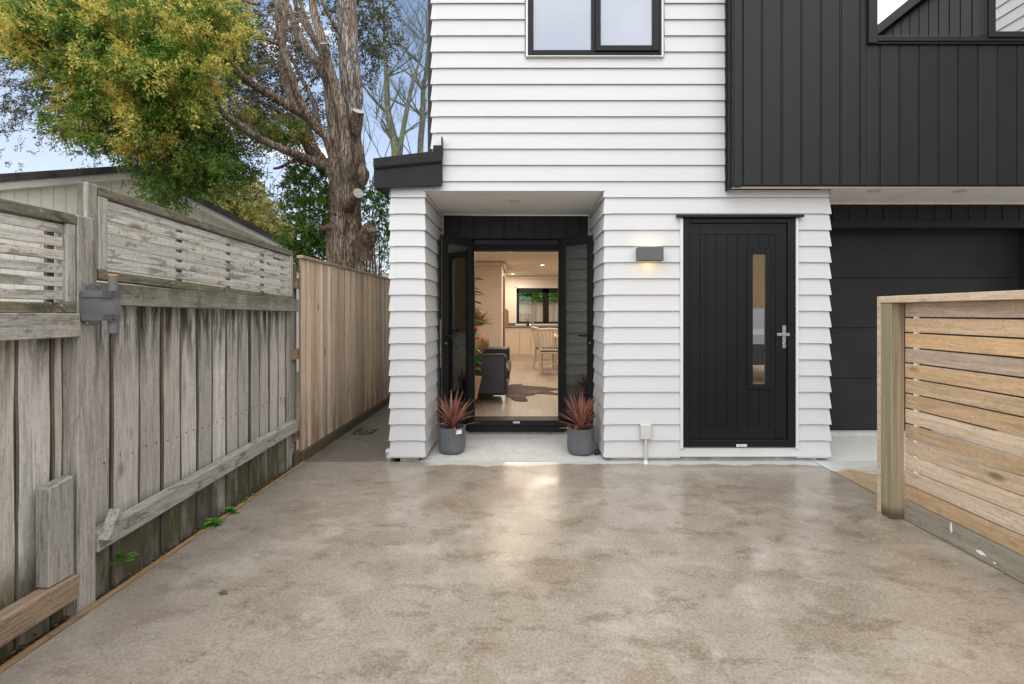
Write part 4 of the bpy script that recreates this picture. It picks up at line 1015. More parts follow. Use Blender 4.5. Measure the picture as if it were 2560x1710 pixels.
while y < 2.17:
    paling(m, y+.003, min(y+.146,2.176), -.04, 1.30, XP+(0 if i%2 else -.006)+random.uniform(-.003,.003), ew=random.uniform(.005,.011)); y += .1487; i += 1
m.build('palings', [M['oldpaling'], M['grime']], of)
MB().box(-2.12,-2.098,-1.0,4.3,-.04,1.30).build('backing_boards', M['grime'], of)  # dark sheet added behind the gaps so they read as shaded
for (a,b,x0_,x1_,zt) in ((2.178,2.272,-2.10,-2.0,1.795),(4.235,4.33,-2.12,-2.06,1.86),(-.2,-.09,-2.10,-2.0,1.79)):
    m = MB(); c = MB(); m.box(x0_,x1_,a,b,-.05,zt,ch=.005); m.build('post', M['oldpost'], of)
m = MB(); m.box(-2.055,-1.985,2.274,4.30,1.392,1.498,ch=.004)
R = Matrix.Shear('XY',4,(0,0)); m.v = [(x_,y_,z_-.014*(y_-2.3)) for x_,y_,z_ in m.v]; m.build('rail', M['oldrail'], of)
m = MB(); m.box(-2.05,-1.985,-1.0,2.176,1.246,1.352,ch=.004); m.build('rail', M['oldrail'], of)
m = MB(); m.box(-2.055,-1.992,2.274,4.31,.225,.325,ch=.005); m.v = [(x_,y_,z_+.040*(y_-2.3)) for x_,y_,z_ in m.v]; m.build('rail', M['lowrail'], of)
m = MB(); m.box(-2.04,-1.965,-1.0,2.15,.09,.193,ch=.004); o = m.build('rail', M['brownrail'], of); o['label'] = 'newer brown bottom rail'
m = MB(); m.box(-2.045,-1.985,2.03,2.145,.196,.635,ch=.005); m.v = [(x_,y_,z_-(.02 if z_ > .4 and y_ < 2.08 else 0)) for x_,y_,z_ in m.v]; o = m.build('short_stud', M['stud'], of)
R = Matrix.Translation((-1.972,2.325,.335)) @ Matrix.Rotation(math.radians(-28),4,'X') @ Matrix.Rotation(math.radians(10),4,'Z')
o = MB().box(-.026,.022,-.024,.024,-.07,.07,ch=.004,M4=R).build('timber_offcut', M['lowrail']); tag(o, 'short grey timber offcut tilted on the low fence rail', 'timber offcut')
def trellis(y0, y1, z0, z1, slope, x=-2.03, name='trellis_panel', battens=()):
    zf = lambda v: [(a,b,c+slope*(b-y0)) for a,b,c in v]
    fr = .046
    m = MB(); m.box(x-.03,x+.028,y0,y1,z1-fr,z1,ch=.004); m.box(x-.03,x+.028,y0,y1,z0,z0+fr,ch=.004); m.v = zf(m.v); p = m.build(name, M['trelframe'], of)
    m = MB(); m.box(x-.03,x+.026,y0,y0+.05,z0+fr,z1-fr,ch=.004); m.v = zf(m.v); m.build('stile', M['trelstile'], p); m = MB(); m.box(x-.03,x+.026,y1-.045,y1,z0+fr,z1-fr,ch=.004); m.v = zf(m.v); m.build('stile', M['trelstile'], p)
    m = MB(); z = z1-fr-.006; hh = .041
    while z-hh > z0+fr-.02:
        jbox(m, x-.001,x+.012,y0+.048,y1-.045,max(z-hh,z0+fr),z,ch=.003); z -= .0585
    m.v = zf(m.v); m.build('slats', M['slat'], p)
    m = MB()
    for b in battens: m.box(x-.022,x-.007,b-.016,b+.016,z0+fr,z1-fr)
    if battens: m.v = zf(m.v); m.build('batten', M['trelframe'], p)
trellis(2.292, 4.235, 1.512, 1.955, -.032, battens=(2.88,3.36,3.80))
trellis(-.95, 2.174, 1.353, 1.795, 0, battens=(2.09,1.4,.7))
m = MB(); m.box(-2.062,-2.010,2.236,2.290,1.5,1.96,ch=.004); m.build('post', M['oldpost'], of)
m = MB()
for i,(a,b) in enumerate(zip(ys, ys[1:])):
    for f_ in (.28,.72):
        y_ = a+(b-a)*f_; z_ = .62+random.uniform(-.01,.01); m.tube([(XP-.002,y_,z_),(XP+.004,y_,z_)],.0032,n=7)
tag(m.build('nail_heads', M['ink'], of), kind='stuff')
# bracket on the post
br = thing('tube_holder', 'grey plastic bracket holding an upright tube on the fence post', 'bracket', (-2.0,2.22,1.26))
m = MB(); m.box(-2.0,-1.992,2.20,2.285,1.30,1.492,ch=.004)
# arm as a waisted plate reaching out from the post
vs_ = []; N_ = 9
prof_ = [(-1.996,1.452,1.315),(-1.975,1.452,1.317),(-1.93,1.452,1.322),(-1.885,1.452,1.324),(-1.846,1.452,1.324)]
for yo in (2.185,2.225):
    for (a,b,c) in prof_: vs_ += [(a,yo,b),(a,yo,c)]
n5 = len(prof_); fs = []
for k in range(n5-1):
    fs += [(2*k,2*k+1,2*k+3,2*k+2), (2*n5+2*k,2*n5+2*k+2,2*n5+2*k+3,2*n5+2*k+1), (2*k,2*k+2,2*n5+2*k+2,2*n5+2*k), (2*k+1,2*n5+2*k+1,2*n5+2*k+3,2*k+3)]
fs += [(0,2*n5,2*n5+1,1),(2*n5-2,2*n5-1,4*n5-1,4*n5-2)]
m.add(vs_, fs)
for zz_ in (1.44,1.335): m.box(-1.99,-1.85,2.178,2.185,zz_-.017,zz_+.013,ch=.002)
for zz_ in (1.452,1.443,1.434,1.425,1.347,1.338,1.329,1.32): m.box(-1.888,-1.842,2.172,2.24,zz_-.0015,zz_+.0015)
m.build('bracket_arm', M['greyplastic'], br)
for (a,b) in ((2.21,1.482),(2.27,1.482),(2.21,1.308)): MB().tube([(-1.993,a,b),(-1.987,a,b)],.006,n=10).build('screw', M['steel'], br)
MB().tube([(-1.866,2.206,1.262),(-1.866,2.206,1.524)],.0185,n=20).build('tube', M['greyplastic'], br, smooth=True)
MB().tube([(-1.866,2.206,1.524),(-1.866,2.206,1.529)],.0188,n=20).build('tube_cap', M['orange'], br)

# ------------------------------------------------------------------ new fence
nf = thing('tan_paling_fence', 'newer tan paling fence with capped top beside the damp path', 'fence', (-2.0, 4.4, 0))
m = MB(); y = 4.385; i = 0
while y < 12.5:
    wd = .098; a0_ = y; paling(m, a0_, a0_+wd+.004, .095, 1.845, -2.0+(0 if i%2 else -.006), .018, .0012, .0025); y += wd; i += 1
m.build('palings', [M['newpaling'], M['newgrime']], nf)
MB().box(-2.04,-1.98,4.375,12.5,1.846,1.875,ch=.003).build('cap_rail', M['newcap'], nf)
MB().box(-2.05,-2.012,4.34,12.5,-.05,.10,ch=.003).box(-2.011,-1.99,4.40,12.5,-.05,.085,ch=.003).build('plinth_board', M['plinth'], nf)
for z_ in (.25,.98,1.62): MB().box(-2.075,-2.03,4.33,12.5,z_-.045,z_+.045).build('rail', M['brownrail'], nf)
MB().box(-2.17,-2.076,4.36,4.45,-.05,1.80).build('post', M['oldpost'], nf)
tg = MB().box(-2.031,-2.0295,4.332,4.355,.37,.41).build('timber_tag', M['leafbright'], nf)
# ------------------------------------------------------------------ right slatted fence
rf = thing('pine_slat_fence', 'clean pine horizontal slat fence with flat cap and end post', 'fence', (2.46, 3.2, 0))
m = MB(); zt = 1.418; i = 0
slots = []
while i < 13:
    z1_ = zt-i*.0989; jbox(m, 2.508,2.528,-1.5,3.166,z1_-.089,z1_,ch=.002,j=.002); slots.append(z1_-.094); i += 1
m.build('slats', M['pine'], rf)
zb_ = zt-13*.0989
MB().box(2.504,2.53,-1.5,3.166,.004,zb_-.003,ch=.002).build('bottom_board', M['greenboard'], rf)
MB().box(2.42,2.512-.005,3.168,3.262,0,1.419,ch=.004).build('post', M['treatedpost'], rf)
m = MB(); m.box(2.5,2.6,.2,.3,0,1.41); m.xf(Matrix.Translation((.03,0,0))); m.build('post', M['treatedpost'], rf)
m = MB(); m.box(2.53,2.575,2.30,2.345,0,1.41); m.build('batten', M['treatedpost'], rf)
MB().box(2.412,2.552,-1.5,3.268,1.4195,1.464,ch=.003).build('cap_rail', M['pinecap'], rf)
MB().box(2.425,2.552,3.2685,3.305,0,1.464,ch=.003).build('end_board', M['pine'], rf)
m = MB()
for z_ in slots[:11]: m.box(2.509,2.527,3.075,3.098,z_-.0045,z_+.0045)
m.build('spacer', M['sticker'], rf)
m = MB(); 
def splat(mb, y, z, sy_, sz_, n=12):
    vs = [(2.5028, y+sy_*math.cos(k*6.283/n)*random.uniform(.5,1.1), z+sz_*math.sin(k*6.283/n)*random.uniform(.6,1.1)) for k in range(n)]
    mb.add(vs, [tuple(range(n))])
splat(m, 2.82,.10,.012,.035); splat(m, 2.64,.045,.045,.012); splat(m,2.56,.03,.012,.006)
m.build('paint_splash', M['splash'], rf)

# ------------------------------------------------------------------ drain grate
dg = thing('drain_grate', 'square drain grate with fallen leaves set in the side path', 'drain', (-1.79,5.5,0))
m = MB(); 
for k in range(7): m.box(-1.885+k*.03,-1.873+k*.03,5.40,5.62,-.001,.003)
m.box(-1.90,-1.89,5.39,5.63,-.001,.004); m.box(-1.69,-1.68,5.39,5.63,-.001,.004); m.box(-1.89,-1.69,5.39,5.40,-.001,.004); m.box(-1.89,-1.69,5.62,5.63,-.001,.004); m.build('grate', M['rubber'], dg)
MB().quad((-1.89,5.40,-.0012),(-1.69,5.40,-.0012),(-1.69,5.62,-.0012),(-1.89,5.62,-.0012)).build('sump', M['ink'], dg)

# ------------------------------------------------------------------ vegetation helpers
def leafobj(name, mat, C_, L_, W_, D_, parent, fold=True):
    """C_: (n,3) base points; D_: (n,3) unit directions; makes rhombic leaves"""
    n = len(C_); rd = rng.normal(size=(n,3)); S2 = np.cross(D_, rd); S2 /= np.linalg.norm(S2,axis=1)[:,None]+1e-9
    L_ = np.broadcast_to(L_, (n,))[:,None]; W_ = np.broadcast_to(W_, (n,))[:,None]
    v = np.empty((n,4,3)); v[:,0] = C_; v[:,1] = C_+D_*L_*.5+S2*W_; v[:,2] = C_+D_*L_; v[:,3] = C_+D_*L_*.5-S2*W_
    off = np.array(wloc(parent)) if parent is not None else 0
    v = (v-off).reshape(-1,3)
    me = bpy.data.meshes.new(name); me.vertices.add(4*n); me.vertices.foreach_set('co', v.ravel())
    me.loops.add(4*n); me.loops.foreach_set('vertex_index', np.arange(4*n)); me.polygons.add(n)
    me.polygons.foreach_set('loop_start', np.arange(0,4*n,4)); me.polygons.foreach_set('loop_total', np.full(n,4)); me.update(calc_edges=True)
    me.materials.append(mat); o = bpy.data.objects.new(name, me); COL.objects.link(o)
    if parent is not None: o.parent = parent
    return o
def sprigs(blobs, per, leafn, spl, droop=.35, shell=.0):
    """blobs: (u,v,Y,ru,rv,ry,weight) in photo pixels + metres deep -> leaf bases, dirs"""
    C_, D_ = [], []
    for (u,v,Y,ru,rv,ry,wt) in blobs:
        c = np.array(P(u,v,Y)); k = Y/F; r = np.array([ru*k, ry, rv*k])
        n = max(1,int(per*wt*ru*rv*k*k*1.0))
        q = rng.normal(size=(n,3)); q /= np.linalg.norm(q,axis=1)[:,None]
        rad = rng.random(n)**(1/3)*(1-shell)+shell; pos = c+q*r*rad[:,None]
        d = q*.8+rng.normal(size=(n,3))*.5; d[:,2] -= droop; d /= np.linalg.norm(d,axis=1)[:,None]
        t_ = rng.random((n,leafn)); ln = spl*(0.6+.8*rng.random((n,1)))
        base = pos[:,None,:]+d[:,None,:]*(t_*ln)[:,:,None]+rng.normal(size=(n,leafn,3))*.018*spl/.2
        base[:,:,2] -= .25*(t_**2)*ln
        ld = d[:,None,:]+rng.normal(size=(n,leafn,3))*.65; ld /= np.linalg.norm(ld,axis=2)[:,:,None]
        C_.append(base.reshape(-1,3)); D_.append(ld.reshape(-1,3))
    return np.concatenate(C_), np.concatenate(D_)
def clumpy(blobs, k, rr):
    out = []
    for (u,v,Y,ru,rv,ry,wt) in blobs:
        n = max(3, int(k*wt*ru*rv/6000.))
        for i in range(n):
            q = rng.normal(size=3); q /= np.linalg.norm(q); q *= rng.uniform(.45,1.0)
            f = rng.uniform(.6,1.25)
            out.append((u+q[0]*ru, v+q[2]*rv, Y+q[1]*ry, rr*1.35*f, rr*.75*f, .20*f, 1))
    return out
def smoothpath(pts, sub=5):
    out = []; n = len(pts)
    for i in range(n-1):
        p0,p1,p2,p3 = pts[max(i-1,0)],pts[i],pts[i+1],pts[min(i+2,n-1)]
        for s in range(sub):
            t_ = s/sub; a = [.5*((2*b)+(-a_+c)*t_+(2*a_-5*b+4*c-d)*t_**2+(-a_+3*b-3*c+d)*t_**3) for a_,b,c,d in zip(p0,p1,p2,p3)]
            out.append(a)
    out.append(list(pts[-1])); return out
def limb(mb, pts, mi=0, n=10, wob=.05, sub=5):
    """pts: (crop2 x, crop2 y, depth, width in crop px)"""
    sp_ = smoothpath(pts, sub); P3 = []; R_ = []
    for (x_,y_,Y,w_) in sp_:
        P3.append(P(500+x_*.4592, y_*.4592, Y)); R_.append(max(.004, w_*.4592*Y/F*.5))
    mb.tube(P3, R_, n=n, wob=wob, mi=mi)
# --- the big tree
bt = thing('large_evergreen_tree', 'huge old evergreen tree with many twisting limbs behind the tan fence', 'tree', tuple(P(868,676,8.6)*1-Vector((0,0,P(868,676,8.6).z+.1))))
m = MB()
T = 8.6
def trunkpath(mb, pts, n=28, wob=.03, sub=7, flutes=True):
    sp_ = smoothpath(pts, sub); vs = []; 
    for i,(x_,y_,Y,w_) in enumerate(sp_):
        c = P(500+x_*.4592, y_*.4592, Y); r = w_*.4592*Y/F*.5
        for k in range(n):
            th = 2*math.pi*k/n; rr = r*(1+.09*math.sin(5*th+i*.13)+.05*math.sin(9*th-i*.21)+.03*math.sin(14*th+i*.4)+random.uniform(-wob,wob))
            vs.append((c.x+rr*math.cos(th), c.y+rr*math.sin(th), c.z))
    L = len(sp_); mb.add(vs, [(i*n+k,(i+1)*n+k,(i+1)*n+(k+1)%n,i*n+(k+1)%n) for i in range(L-1) for k in range(n)]+[tuple(range(n)),tuple((L-1)*n+k for k in reversed(range(n)))])
zb2 = (CV+1.45*F/T)/.4592
trunkpath(m, [(808,zb2,T,225),(800,1600,T,196),(796,1450,T,188),(793,1300,T,180),(798,1180,T,150),(798,1060,T,158),(800,960,T,176),(815,860,T,150),(822,760,T,100)])
limb(m, [(905,1420,T-.05,70),(905,1340,T-.1,80),(912,1290,T-.2,92),(925,1240,T-.3,80)], n=14, wob=.10)
limb(m, [(880,1000,T-.1,50),(888,950,T-.15,62),(880,905,T-.1,50)], n=12, wob=.12)
limb(m, [(740,1000,T-.15,60),(720,930,T-.2,80),(735,870,T-.2,70),(760,820,T-.1,50)], n=12, wob=.15)
m.build('trunk', M['bark'], bt, smooth=True)
m = MB(); trunkpath(m, [(828,880,T,60),(830,760,T-.05,80),(832,600,T,96),(826,450,T,106),(812,300,T,100),(802,100,T,100),(795,-60,T,92),(790,-300,T,80)], n=24, wob=.05)
m.build('upper_trunk', M['barkpale'], bt, smooth=True)
limbs = [
 [(720,910,T-.1,62),(640,888,T-.3,50),(560,855,T-.5,46),(420,800,T-.8,42),(300,740,T-1.1,40),(200,670,T-1.3,38),(100,600,T-1.5,36),(0,530,T-1.6,34),(-100,470,T-1.7,24),(-230,430,T-1.8,14)],
 [(750,1020,T-.2,50),(745,930,T-.3,50),(715,830,T-.3,50),(690,750,T-.35,52),(630,690,T-.45,50),(565,600,T-.6,46),(515,470,T-.7,42),(465,320,T-.8,38),(435,170,T-.9,38),(425,0,T-1,36),(420,-200,T-1,26)],
 [(690,920,T+.2,70),(640,860,T+.2,80),(600,800,T+.2,78),(560,690,T+.2,70),(500,550,T+.2,46),(462,420,T+.2,42),(452,220,T+.2,36),(470,0,T+.2,30),(480,-200,T+.2,20)],
 [(660,720,T-.35,48),(600,650,T-.5,50),(540,610,T-.6,50),(440,550,T-.8,48),(350,500,T-1,44),(260,440,T-1.2,42),(190,370,T-1.4,36),(140,310,T-1.5,26),(110,260,T-1.6,12)],
 [(805,960,T-.35,50),(800,880,T-.45,58),(790,750,T-.4,60),(775,620,T-.35,56),(738,470,T-.3,50),(695,340,T-.3,50),(668,230,T-.3,50),(630,100,T-.3,44),(612,0,T-.3,40),(600,-200,T-.3,30)],
 [(760,860,T-.1,70),(735,740,T-.1,70),(715,580,T-.1,62),(690,430,T-.1,56),(610,310,T-.2,54),(545,210,T-.2,50),(500,90,T-.2,42),(455,-10,T-.2,38),(420,-200,T-.3,30)],
 [(700,400,T+.1,30),(650,270,T+.1,30),(575,140,T+.1,28),(520,20,T+.1,26),(500,-150,T+.1,20)],
 [(700,400,T+.3,26),(640,250,T+.3,24),(590,130,T+.3,22),(540,0,T+.3,20)],
 [(770,210,T-.1,24),(740,150,T-.2,22),(700,80,T-.3,20),(650,-20,T-.4,18)],
 [(650,680,T+.3,26),(610,540,T+.3,26),(560,440,T+.3,22),(520,360,T+.3,18),(490,290,T+.3,12)],
 [(560,700,T+.3,40),(470,640,T+.2,36),(420,600,T+.1,26),(350,560,T,14),(260,540,T,8)],
 [(440,250,T-.8,16),(350,213,T-.9,16),(280,213,T-1,14),(225,252,T-1,12),(150,250,T-1,8),(110,300,T-1.1,5)],
 [(330,20,T-1,14),(290,20,T-1,14),(240,0,T-1,12),(200,-20,T-1,8)],
 [(560,880,T-.4,16),(500,880,T-.5,18),(440,910,T-.5,16),(400,918,T-.5,12)],
 [(740,1170,T-.5,14),(700,1150,T-.7,12),(640,1130,T-.8,6)],
 [(700,1240,T-.4,40),(660,1240,T-.6,24),(620,1215,T-.7,10)]]
for L_ in limbs:
    m = MB(); limb(m, L_, n=12, wob=.045, sub=5); m.build('limb', M['bark'], bt, smooth=True)
def stub(a, b, w0, w1, Y0, Y1, mat='bark'):
    m = MB(); limb(m, [(a[0],a[1],Y0,w0),((a[0]+b[0])/2,(a[1]+b[1])/2,(Y0+Y1)/2,(w0+w1)/2*1.03),(b[0],b[1],Y1,w1)], n=16, wob=.03); o = m.build('sawn_stub', M[mat], bt, smooth=True)
    A = P(500+a[0]*.4592,a[1]*.4592,Y0); B = P(500+b[0]*.4592,b[1]*.4592,Y1); d = (B-A).normalized(); r = w1*.4592*Y1/F*.5
    m = MB(); m.tube([B-d*.004, B+d*.004], r*.96, n=20); m.build('cut_face', M['cutwood'], o)
stub((800,1130),(862,1052),60,56,T-.2,T-.75)
stub((842,720),(862,605),70,62,T-.15,T-.35)
stub((690,330),(672,236),40,40,T-.3,T-.45)
# twigs
m = MB()
for i in range(170):
    x_ = random.uniform(120,640); y_ = random.uniform(40,700)
    if x_ > 520 and y_ > 400: continue
    Yt = T+random.uniform(-1.2,.5); pts = [(x_,y_,Yt,7)]; a = random.uniform(2.2,4.4); 
    for k in range(4):
        a += random.uniform(-.5,.5); x_ += math.cos(a)*38; y_ += math.sin(a)*30+6; pts.append((x_,y_,Yt-.05*k,max(1.5,6-1.4*k)))
    limb(m, pts, n=4, wob=0, sub=2)
for i in range(60):   # twigs reaching into the sky at far left
    u_ = random.uniform(-450,-50)/1; x_ = -1090+0; 
for (xa,ya,xb,yb) in ((-760,420,-1089,330),(-700,470,-1050,420),(-740,480,-1040,640),(-650,520,-900,560),(-600,560,-800,560),(-450,620,-620,700),(-350,680,-480,790)):
    pts = []; Yt = 6.9
    for k in range(7): pts.append((xa+(xb-xa)*k/6+random.uniform(-12,12), ya+(yb-ya)*k/6+random.uniform(-10,10)+ (math.sin(k/6*3.1)*18), Yt, max(2,9-1.2*k)))
    limb(m, pts, n=5, wob=0, sub=3)
for i in range(60):
    xa = random.uniform(320,700); ya = random.uniform(860,1120); pts = []; a = random.uniform(1.2,3.4)
    for k in range(5): pts.append((xa,ya,T+.4,max(1.5,5-k))); a += random.uniform(-.4,.4); xa += math.cos(a)*26; ya += math.sin(a)*26
    limb(m, pts, n=4, wob=0, sub=2)
SPC, SPD = [], []
def spray(x_, y_, Yt, dx, dy, n_, L):
    # a thin drooping twig with side twigs, leaves along them
    pts = []; a = math.atan2(dy,dx)
    for k in range(n_):
        pts.append((x_,y_,Yt,max(1.4,4.5-3.2*k/n_))); a += random.uniform(-.25,.25)
        x_ += math.cos(a)*L; y_ += math.sin(a)*L+L*.10*k/n_
        if k and random.random() < .8:
            b_ = a+random.choice((-1,1))*random.uniform(.4,1.1); sx_, sy_ = pts[-1][0], pts[-1][1]; sp2 = []
            for j in range(4):
                sp2.append((sx_,sy_,Yt,1.6)); sx_ += math.cos(b_)*L*.5; sy_ += math.sin(b_)*L*.5+L*.12
            limb(m, sp2, n=3, wob=0, sub=1)
            for q in sp2[1:]:
                for _ in range(7):
                    SPC.append(tuple(P(500+(q[0]+random.uniform(-9,9))*.4592,(q[1]+random.uniform(-9,9))*.4592,Yt+random.uniform(-.03,.03))))
                    v_ = Vector((random.gauss(0,1),random.gauss(0,1),random.gauss(-.3,1))).normalized(); SPD.append(tuple(v_))
        for _ in range(6):
            q = pts[-1]; SPC.append(tuple(P(500+(q[0]+random.uniform(-8,8))*.4592,(q[1]+random.uniform(-8,8))*.4592,Yt)))
            v_ = Vector((random.gauss(0,1),random.gauss(0,1),random.gauss(-.3,1))).normalized(); SPD.append(tuple(v_))
    limb(m, pts, n=4, wob=0, sub=2)
for i in range(46):
    if i < 30: xa = random.uniform(-1000,-560); ya = random.uniform(330,640)
    else: xa = random.uniform(-700,-250); ya = random.uniform(600,800)
    spray(xa, ya, 6.8+random.uniform(-.3,.3), -1, random.uniform(-.1,.9), random.randint(4,7), 24)
for (xa,ya) in ((-760,420),(-740,480),(-700,520),(-800,380),(-900,560),(-980,620),(-960,700),(-1010,560),(-1060,300)):
    spray(xa, ya, 6.9, -1, random.uniform(.2,.9), 9, 26)
m.build('twigs', M['twig'], bt)
SPC = np.array(SPC); SPD = np.array(SPD); leafobj('foliage', M['leafshade'], SPC, rng.uniform(.028,.046,len(SPC)), .006, SPD, bt)
# crown blobs: (u,v,Y,ru,rv,ry,weight)
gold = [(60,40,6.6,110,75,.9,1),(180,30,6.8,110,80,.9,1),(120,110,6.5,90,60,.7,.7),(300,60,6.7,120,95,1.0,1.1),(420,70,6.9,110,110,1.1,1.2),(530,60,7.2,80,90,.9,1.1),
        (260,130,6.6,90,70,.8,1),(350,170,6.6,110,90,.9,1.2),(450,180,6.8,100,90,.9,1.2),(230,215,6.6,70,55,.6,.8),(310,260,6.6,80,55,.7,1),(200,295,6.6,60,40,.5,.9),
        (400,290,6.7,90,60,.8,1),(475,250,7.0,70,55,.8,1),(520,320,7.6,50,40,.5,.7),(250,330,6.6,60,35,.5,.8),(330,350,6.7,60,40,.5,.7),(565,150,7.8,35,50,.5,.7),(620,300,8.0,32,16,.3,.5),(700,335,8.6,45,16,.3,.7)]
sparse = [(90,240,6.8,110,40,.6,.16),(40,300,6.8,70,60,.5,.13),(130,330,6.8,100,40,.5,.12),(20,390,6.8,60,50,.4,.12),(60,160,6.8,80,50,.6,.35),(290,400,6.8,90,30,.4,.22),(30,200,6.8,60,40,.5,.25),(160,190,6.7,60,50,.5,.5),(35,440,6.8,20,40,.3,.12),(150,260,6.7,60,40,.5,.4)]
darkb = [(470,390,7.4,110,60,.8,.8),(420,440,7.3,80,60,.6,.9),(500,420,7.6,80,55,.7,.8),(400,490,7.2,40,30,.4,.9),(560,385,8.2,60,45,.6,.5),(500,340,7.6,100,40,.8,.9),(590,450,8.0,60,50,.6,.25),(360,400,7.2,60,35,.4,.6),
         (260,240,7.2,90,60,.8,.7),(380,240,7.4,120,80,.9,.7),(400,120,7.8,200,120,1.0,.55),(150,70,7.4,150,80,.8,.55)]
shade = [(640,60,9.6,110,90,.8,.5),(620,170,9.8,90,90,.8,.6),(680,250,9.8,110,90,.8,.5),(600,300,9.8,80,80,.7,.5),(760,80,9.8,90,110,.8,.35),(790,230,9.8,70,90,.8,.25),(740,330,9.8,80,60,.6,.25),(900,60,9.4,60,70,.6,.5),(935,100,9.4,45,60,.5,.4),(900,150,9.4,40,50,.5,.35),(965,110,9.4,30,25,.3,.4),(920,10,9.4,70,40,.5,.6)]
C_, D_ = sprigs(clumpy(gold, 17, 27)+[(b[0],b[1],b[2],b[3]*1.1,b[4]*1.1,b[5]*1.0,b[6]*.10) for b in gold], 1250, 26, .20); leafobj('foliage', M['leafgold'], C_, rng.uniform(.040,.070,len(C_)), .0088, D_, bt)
C_, D_ = sprigs(sparse, 520, 26, .16, .5); leafobj('foliage', M['leafshade'], C_, rng.uniform(.028,.046,len(C_)), .006, D_, bt)
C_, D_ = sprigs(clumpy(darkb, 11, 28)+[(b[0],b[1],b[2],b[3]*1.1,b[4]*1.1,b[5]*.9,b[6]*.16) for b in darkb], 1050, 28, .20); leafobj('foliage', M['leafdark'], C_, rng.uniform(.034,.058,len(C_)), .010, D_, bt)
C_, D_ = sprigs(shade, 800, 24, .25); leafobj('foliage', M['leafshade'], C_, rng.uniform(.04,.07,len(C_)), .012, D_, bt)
# --- shrubs at the trunk
def shrub(name, label, cat, blobs, mat, per, ln, L0, L1, W, spl=.2, stems=6, grp=None):
    b = blobs[0]; base = P(b[0],b[1],b[2]); t_ = thing(name, label, cat, (base.x, base.y, -.1), grp)
    C_, D_ = sprigs(blobs, per, ln, spl); leafobj('foliage', mat, C_, rng.uniform(L0,L1,len(C_)), W, D_, t_)
    m = MB()
    for i in range(stems):
        bb = random.choice(blobs); e = P(bb[0]+random.uniform(-.5,.5)*bb[3], bb[1]-random.uniform(-.2,.6)*bb[4], bb[2]); s = Vector((base.x+random.uniform(-.15,.15), base.y, -.1))
        mid = s.lerp(e,.5)+Vector((random.uniform(-.15,.15),0,.2)); m.tube([s,mid,e],[.03,.018,.005],n=6)
    m.build('stem', M['twig'], t_); return t_
shrub('leafy_shrub', 'bright green leafy shrub left of the big trunk', 'shrub', [(770,470,9.0,55,60,.5,1),(790,540,9.0,55,60,.5,1),(770,600,9.0,60,50,.5,1),(800,630,9.0,50,40,.4,1),(740,640,9.0,40,30,.4,.7),(760,430,9.0,30,30,.3,.7),(830,500,9.0,25,50,.3,.7)], M['leafdark'], 700, 26, .045, .08, .015)
shrub('leafy_shrub', 'green leafy shrub between the big trunk and the house', 'shrub', [(935,480,9.4,40,50,.5,.7),(950,550,9.4,35,50,.5,.9),(930,520,9.6,40,50,.5,.5),(965,600,9.6,30,40,.4,.45),(960,430,9.4,25,30,.3,.4)], M['leafdark'], 560, 24, .045, .08, .015)
shrub('yellow_conifer', 'yellow-green conifer beyond the cream gable roof', 'tree', [(590,470,22,45,50,1.2,1),(560,520,22,70,60,1.5,1),(520,500,22,60,50,1.2,1),(620,560,22,55,60,1.5,1),(640,500,23,22,60,.8,.9),(690,560,23,24,50,.8,1),(660,600,22,60,50,1.5,1),(705,610,22,30,40,1,1),(500,450,22,40,40,1,.8),(650,620,22,70,50,1.5,1)], M['leafyellow'], 130, 26, .13, .22, .04, .5)
shrub('distant_bush', 'grey-green bare-twigged bush far behind the tan fence', 'bush', [(760,600,26,60,60,1.5,.4),(900,640,26,60,40,1.5,.5),(960,650,26,40,40,1.5,.6),(720,580,26,40,50,1.5,.35)], M['leaffar'], 70, 22, .13, .22, .03, .5, stems=10)
shrub('golden_bush', 'small bush with golden leaves right of the big trunk', 'bush', [(935,655,12,20,20,.3,.5),(925,640,12,14,16,.3,.4),(960,630,12,20,14,.3,.3)], M['leafyellow'], 90, 16, .06, .10, .02, .25, stems=4)
# hedge behind the kitchen
shrub('garden_hedge', 'bright green hedge seen through the kitchen window', 'hedge', [(1300+i*26,735+random.uniform(-8,8),17.5,26,26,.6,1) for i in range(6)]+[(1300+i*30,715,18.2,30,26,.6,1) for i in range(5)], M['leafbright'], 200, 22, .10, .17, .04, .3, stems=4)
bf = thing('back_fence', 'pale paling fence seen through the kitchen window', 'fence', (1,16,0))
m = MB(); x = -1.5
while x < 5.0: m.box(x,x+.097,16,16.02,0,1.66,ch=.002); x += .1
m.build('palings', M['newpaling'], bf); MB().box(-1.5,5,15.97,16.05,1.66,1.70).build('cap_rail', M['newcap'], bf)
# --- bare lichen tree
ba = thing('bare_tree', 'leafless tree with green lichen on thin branches beside the house', 'tree', (P(995,0,14).x,14,-.1))
def branch(mb, p, d, L, r, depth, n=6):
    pts = [p]; S_ = 5; q = Vector(p); dd = Vector(d)
    for s in range(S_):
        dd = (dd+Vector((random.uniform(-.16,.16),random.uniform(-.16,.16),random.uniform(-.03,.12)))).normalized(); q = q+dd*L/S_; pts.append(q.copy())
    mb.tube(pts, [max(.003,r*(1-.6*i/S_)) for i in range(S_+1)], n=n, caps=False)
    if depth == 0: return
    for k in range(random.choice((3,4)) if depth > 1 else 3):
        i = random.randint(1,S_); a = random.uniform(0,6.28); sp_ = random.uniform(.45,.95)
        nd = (dd+Vector((math.cos(a)*sp_,math.sin(a)*sp_*.7,random.uniform(-.1,.5)))).normalized()
        branch(mb, pts[i], nd, L*random.uniform(.45,.72), r*.45*(1-.08*i), depth-1, 5 if depth > 1 else 4)
m = MB()
